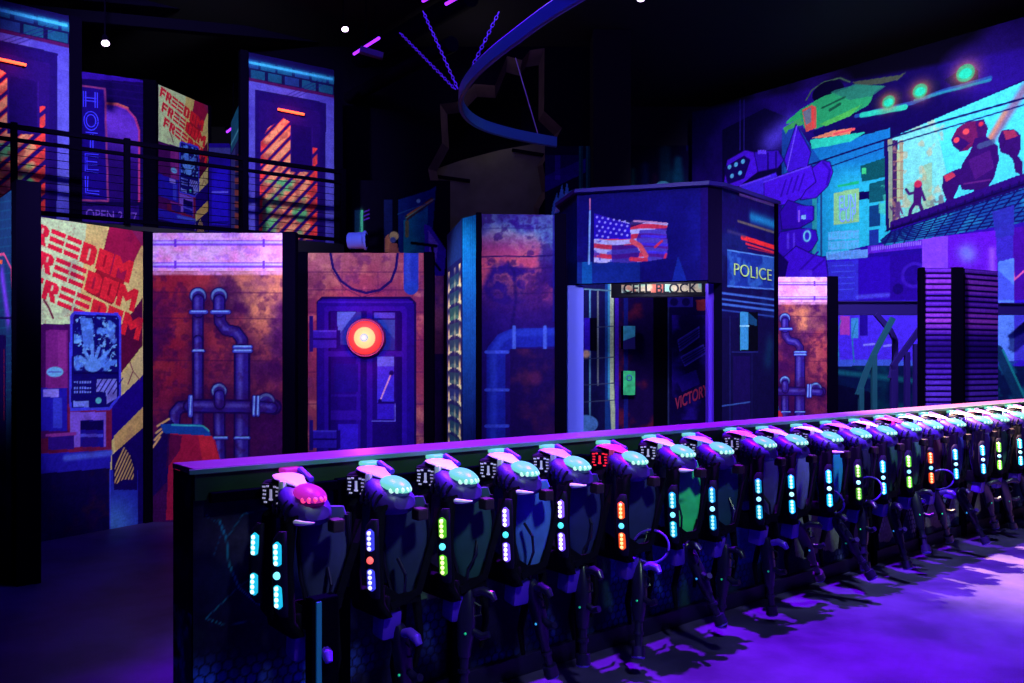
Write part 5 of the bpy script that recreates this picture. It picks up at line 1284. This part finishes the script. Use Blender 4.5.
# measured dome column, led colour, led brightness, centre light, trim colour, fabric colour
vests = [
 (315, 'teal', 1, None, (238, 232, 250), (40, 36, 96), 'magenta'),
 (398, 'blue', .6, (255, 90, 90), (216, 186, 246), (26, 30, 74), 'cyan'),
 (467, 'green', 1, (90, 215, 245), (240, 236, 240), (24, 44, 70), 'cyan'),
 (531, 'lav', .9, (70, 205, 225), (242, 230, 250), (52, 74, 176), 'cyan'),
 (583, 'lav', 1.3, (70, 205, 225), (196, 176, 246), (22, 22, 84), 'cyan'),
 (640, 'orange', 1, (90, 205, 250), (240, 70, 140), (24, 26, 80), 'cyan'),
 (686, 'teal', .5, None, (226, 250, 240), (40, 160, 110), 'cyan'),
 (726, 'cyan', .5, (150, 225, 255), (150, 220, 240), (22, 44, 84), 'cyan'),
 (767, 'teal', .6, (150, 225, 255), (250, 240, 246), (84, 74, 140), 'cyan'),
 (799, 'cyan', 1.4, (170, 240, 255), (230, 250, 255), (104, 98, 176), 'cyan'),
 (833, 'cyan', 1.8, (180, 245, 255), (246, 240, 255), (34, 116, 200), 'cyan'),
 (862, 'lime', .6, (150, 225, 250), (190, 120, 236), (26, 20, 66), 'cyan'),
 (890, 'cyan', 1.3, (150, 240, 255), (250, 240, 236), (30, 60, 66), 'cyan'),
 (914, 'lime', 1.1, (130, 215, 250), (236, 60, 140), (44, 76, 84), 'cyan'),
 (936, 'orange', .9, None, (160, 230, 240), (62, 30, 60), 'cyan'),
 (958, 'cyan', 1.2, (160, 235, 255), (250, 215, 246), (36, 40, 120), 'cyan'),
 (985, 'cyan', 1.2, (170, 240, 255), (250, 244, 240), (48, 42, 120), 'cyan'),
 (1003, 'lime', 1.3, (150, 230, 250), (214, 120, 236), (26, 70, 66), 'cyan'),
 (1021, 'cyan', 1.4, (150, 240, 255), (180, 235, 250), (34, 30, 90), 'cyan'),
 (1041, 'cyan', 1.0, (150, 240, 255), (250, 230, 250), (40, 40, 110), 'cyan'),
]
DESC = ['magenta dome lights and teal LED columns', 'blue LED column and pink centre light', 'yellow-green LED column with cyan centre', 'lavender LED column beside bright blue back pad',
 'bright lavender LED column and navy back pad', 'orange LED column and red-pink trim', 'bright green back pad and dim teal dots', 'dotted cyan LEDs and pale cyan trim', 'broad white trim and dotted teal LEDs',
 'strong cyan LEDs and grey violet back pad', 'brightest white-cyan LEDs and sky blue back pad', 'thin lime LEDs and violet trim', 'strong cyan LEDs and cream trim', 'lime LEDs and hot pink trim',
 'orange LEDs and pale cyan trim', 'cyan LEDs, pinkish trim, dark blue back pad', 'cyan LEDs, white trim, violet back pad', 'bright lime LEDs and dark green back pad', 'cyan LEDs and light cyan trim', 'cyan LEDs at the edge of the picture']
VEST_S = []
for i, (px, lc, ls, cen_, trim, fab, dome) in enumerate(vests):
    # column of the dome solved along the counter (dome sits .345 out, -.03 along)
    s = s_of(px, .345)+.03; VEST_S.append(s)
    p = P0+Uv*s
    r = empty('laser_tag_vest', p, crz-PI/2, '%s vest from the counter\'s open end, %s' % (ORD[i], DESC[i]), 'vest', 'laser tag vests hanging along the counter')
    r.rotation_euler.z = math.atan2(Nv.y, Nv.x)+math.radians(random.uniform(-3, 3))
    r.location.z = .035+random.uniform(-.006, .008)
    part('far_shoulder', 'far_pod', f_far_pod, VB, r); part('hanger', 'hook', f_hook, mat('hanger violet', (104, 60, 214), .5), r)
    d2 = part('shoulder_light', 'far_dome', f_far_dome, DOME[dome], r)
    pod = part('near_shoulder', 'near_pod', f_near_pod, VB, r); part('rib', 'ribs', f_ribs, VR, pod)
    con = part('collar_console', 'console', f_console, VR, r)
    kp = part('keypad', 'keypad', f_keypad, PANELK, con)
    red = i == 5
    part('digit_lights', 'digits', f_digits, mat('digit red', (240, 40, 60), emit=1., ecol=(255, 30, 60)) if red else mat('digit white', (200, 195, 235), emit=.35, ecol=(210, 200, 255)), con)
    part('collar_trim', 'trim', f_trim, mat('trim %d %d %d' % trim, trim, .4), r)
    d1 = part('shoulder_light', 'dome', f_dome, DOME[dome], r); part('light_cell', 'cells', f_dome_cells, CELL[dome], d1)
    part('lower_lip', 'crescent', f_crescent, mat('lip white', (225, 215, 250), .4), pod) if i in (0, 2, 3, 4, 6, 10) else None
    part('buckle', 'buckle', f_buckle, BUCK, r)
    part('chest_pad', 'chest_n', f_chest(.335), VK, r); part('chest_pad', 'chest_f', f_chest(.155), VK, r); part('belt', 'belt', f_belt, VK, r)
    bp = part('back_pad', 'fabric', f_fabric, mat('pad %d %d %d' % fab, tuple(min(255, int(v*1.28)) for v in fab), .6, noise=.25, nscale=8), r); part('piping', 'piping', f_piping, VR, bp)
    part('strap', 'strap_n', f_strap(.33), VK, r); part('strap', 'strap_f', f_strap(.15), VK, r); part('side_strap', 'side', f_side, VK, r); part('battery_pack', 'pack', f_pack, mat('pack violet', (70, 30, 190), .45), r); part('cable_tail', 'tail', f_tail, VK, r); part('cable_tail', 'tail2', f_tail2, VK, r)
    body, hot = LED[lc]
    glow = mat('led lens %s %.1f' % (lc, ls), body, .3, emit=.9*ls, ecol=body); dots = mat('led dot %s %.1f' % (lc, ls), hot, .3, emit=1.5*min(1.6, ls+.3), ecol=hot)
    for x, tl, nm in ((.375, .012, 'a'), (.165, -.012, 'b')):
        if nm == 'b' and i > 7: continue
        st = part('led_strip', 'strip_'+nm, f_strip(x, tl), VR, r)
        st.location.z = -.0 if i < 5 else -.05
        for sg in (0, 1): part('led_lens', 'glow_%s%d' % (nm, sg), f_glow(x, tl, sg), glow, st); part('led_dots', 'dots_%s%d' % (nm, sg), f_dots(x, tl, sg), dots, st)
        if cen_ or nm == 'a':
            cc = cen_ or (120, 225, 250)
            part('centre_light', 'center_'+nm, f_center(x, tl), mat('led centre %d %d %d' % cc, cc, .3, emit=1.4, ecol=cc), st)

# phaser guns dangling under the vests. local: muzzle toward -z
GK = mat('phaser black', (20, 10, 60), .3, spec=.5); GV = mat('phaser violet shell', (84, 36, 214), .35, spec=.5)
def g_body():
    mb = MB(); loft(mb, [((0, 0, 0), (.022, 0, 0), (0, .02, 0)), ((0, 0, -.03), (.036, 0, 0), (0, .03, 0)), ((.005, 0, -.16), (.04, 0, 0), (0, .032, 0)), ((.0, 0, -.26), (.03, 0, 0), (0, .028, 0)), ((0, 0, -.30), (.024, 0, 0), (0, .024, 0))], 14, 3); return mb, True
def g_barrel():
    mb = MB(); mb.cyl((0, 0, -.29), (0, 0, -.42), .021, .019, 14); mb.cyl((0, 0, -.42), (0, 0, -.47), .034, .036, 18); mb.cyl((0, 0, -.35), (0, 0, -.365), .027, .027, 16); return mb, True
def g_grip(): return MB().tube([(.035, 0, -.03), (.075, 0, -.02), (.115, 0, -.035), (.13, 0, -.06)], [.018, .021, .021, .014], 10), True
def g_fore(): return MB().tube([(.035, 0, -.19), (.075, 0, -.21), (.11, 0, -.20)], [.015, .018, .016], 10), True
def g_guard():
    mb = MB(); mb.tube([(.036, 0, -.07), (.066, 0, -.085), (.07, 0, -.12), (.038, 0, -.13)], .005, 6); return mb, True
def g_led(): return MB().ball((.012, -.033, -.20), .006, u=10, v=8), True
def g_cap(): return MB().ring((0, 0, -.472), .026, .009, n=20), True
def g_cable(): 
    mb = MB(); mb.tube([(0, 0, 0), (.0, .01, .07), (.03, .03, .13), (.02, .05, .2), (-.02, .05, .26)], .007, 7); return mb, True
def g_loop():
    mb = MB(); mb.ring((.06, .02, .08), .085, .0065, Matrix.Rotation(PI/2, 3, 'X') @ Matrix.Rotation(.3, 3, 'Y'), 28, 7, 1.15); return mb, True
rg = random.Random(11)
tilt = [(-4, 6, .02), (8, -4, .0), (-14, 3, .1), (16, -6, .06), (-8, 12, .08), (-20, 18, .03), (24, -28, .08), (-6, 0, .02), (4, -6, .0), (38, 26, .04), (34, 30, .05), (-12, -24, .1), (10, 28, .04), (-24, 20, .1), (30, -18, .06), (26, 30, .03), (28, 34, .03), (14, 26, .02), (34, 20, .04), (10, 10, .03)]
for i in range(20):
    tx, ty, dz = tilt[i]
    p = P0+Uv*(VEST_S[i]-.02)+Nv*.33
    r = empty('phaser_gun', (p.x, p.y, .52+dz), 0, '%s phaser from the counter\'s open end, under the vest with %s' % (ORD[i], DESC[i].split(',')[0].split(' and ')[0].replace(' with cyan centre', '').replace(' beside bright blue back pad', '').replace(' at the edge of the picture', '')), 'phaser', 'phasers hanging below the vests')
    r.rotation_euler = (math.radians(tx*.8), math.radians(-abs(ty)*.6), math.atan2(Nv.y, Nv.x)+rg.uniform(-.7, .7))
    part('body', 'g_body', g_body, GK, r); b = part('barrel', 'g_barrel', g_barrel, GK, r); part('muzzle_ring', 'g_cap', g_cap, GV, b)
    part('grip', 'g_grip', g_grip, GV if i in (0, 1, 5, 8, 14) else GK, r); part('fore_grip', 'g_fore', g_fore, GK, r); part('trigger_guard', 'g_guard', g_guard, GK, r)
    part('status_light', 'g_led', g_led, mat('status green', (40, 220, 160), emit=.18) if i % 3 else mat('status blue', (60, 170, 250), emit=.5), r)
    part('cable', 'g_cable', g_cable, GK, r)
    if i in (5, 10, 11, 14): part('cable_loop', 'g_loop', g_loop, GV, r)

# ------------------------------------------------------------------ lights: unseen fills added for brightness, keys after the hall's lamps
def spot(name, loc, aim, power, col, ang, blend=.6, size=.15):
    l = bpy.data.lights.new(name, 'SPOT'); l.energy = power; l.color = col; l.spot_size = math.radians(ang); l.spot_blend = blend; l.shadow_soft_size = size
    o = bpy.data.objects.new(name, l); o.location = loc; o.rotation_euler = (Vector(aim)-Vector(loc)).to_track_quat('-Z', 'Y').to_euler(); C.objects.link(o); return o
UVW = (.86, .84, 1.0)
spot('panel_fill', (-2.4, 4.3, 3.5), (-3.3, 8.0, 2.0), 620, UVW, 50, .5)  # unseen lamp added to brighten the ground floor prints
spot('door_fill', (-1.3, 5.6, 3.9), (-1.8, 9.8, 2.0), 520, UVW, 38, .5)  # added light on the door print, has no fixture
spot('booth_fill', (1.2, 4.7, 4.2), (1.1, 7.7, 2.4), 400, UVW, 50, .5)  # unseen light added for the flag fascia
spot('tower_fill', (-.1, 4.6, 4.0), (.1, 7.3, 1.9), 330, UVW, 40, .6)  # added to light the tower front, no lamp there
spot('tower_side_fill', (-3.4, 6.2, 4.6), (-.5, 7.8, 1.9), 1100, UVW, 26)  # added from the side so teal and window prints show
spot('street_fill', (-5.0, 4.4, 3.4), (-3.8, 6.4, 2.2), 330, UVW, 40)  # added to lift the dim street print
spot('police_fill', (4.6, 6.2, 5.0), (2.4, 8.1, 2.1), 500, UVW, 36)  # added for the police wall, turned from the other lights
spot('balcony_fill', (-3.6, 7.0, 6.6), (-4.9, 12.6, 5.1), 1800, UVW, 56)  # unseen light added for the upstairs panels
spot('mural_fill', (3.4, 9.0, 7.0), (6.4, 14.4, 3.0), 2950, UVW, 84)  # added light that brings up the mural colours
spot('pipe_fill', (3.2, 8.6, 5.4), (5.2, 12.2, 2.0), 560, UVW, 52)  # added for the far pipe and louvre panels
spot('violet_key', (1.5, 5.9, 6.9), (2.5, 3.7, 0), 11500, (.42, .004, 1.), 74, .5, .07)
spot('salmon_key', (2.8, 9.4, 6.6), (5.3, 7.3, 0), 42000, (1., .66, .3), 50, .9, .08)
spot('rack_fill', (1.3, 1.3, 4.6), (.2, 3.9, .8), 620, (.62, 1., .75), 44, .8, .2)  # greenish light added to whiten the near vest trims
spot('rack_fill', (2.9, 4.4, 5.8), (3.6, 6.9, 1.0), 1500, (.62, 1., .72), 64, .8, .2)  # second added trim light, over the farther vests
spot('hall_wash', (-.4, 15.45, 6.6), (-.4, 16.2, 2.6), 11, (1., .9, .86), 100, .8, .3)  # weak warm light added inside the torn opening
def bulb(name, loc, e, col, size=.3):  # bare point light without a fixture
    l = bpy.data.lights.new(name, 'POINT'); l.energy = e; l.color = col; l.shadow_soft_size = size
    o = bpy.data.objects.new(name, l); o.location = loc; C.objects.link(o)
bulb('torn_wash', (-.6, 14.2, 6.4), 7, (1, .84, .9))
bulb('track_fill', (-.2, 8.0, 5.9), 60, (.42, .28, 1.))  # violet light added to bring out track and chains
bulb('blue_fill', (-1.5, 5.5, 7.0), 300, (.08, .02, 1.))  # added ambient blue light that tints the dark areas
spot('top_violet', (-1.3, 5.4, 5.6), (-.5, 3.9, 1.2), 2200, (.5, .08, 1.), 32, .7, .1)  # added spot brightening the near end of the countertop
bulb('front_fill', (3.0, 3.0, 6.6), 200, (.16, .03, 1.))  # added blue light filling the shadows in front of the counter
bulb('cell_fill', (1.45, 8.05, 2.56), 20, (.8, .8, 1.), .1)  # unseen light added under the soffit to show the cell wall
bulb('cell_fill', (.75, 8.75, 2.56), 18, (.8, .8, 1.), .1)  # second added light inside the booth
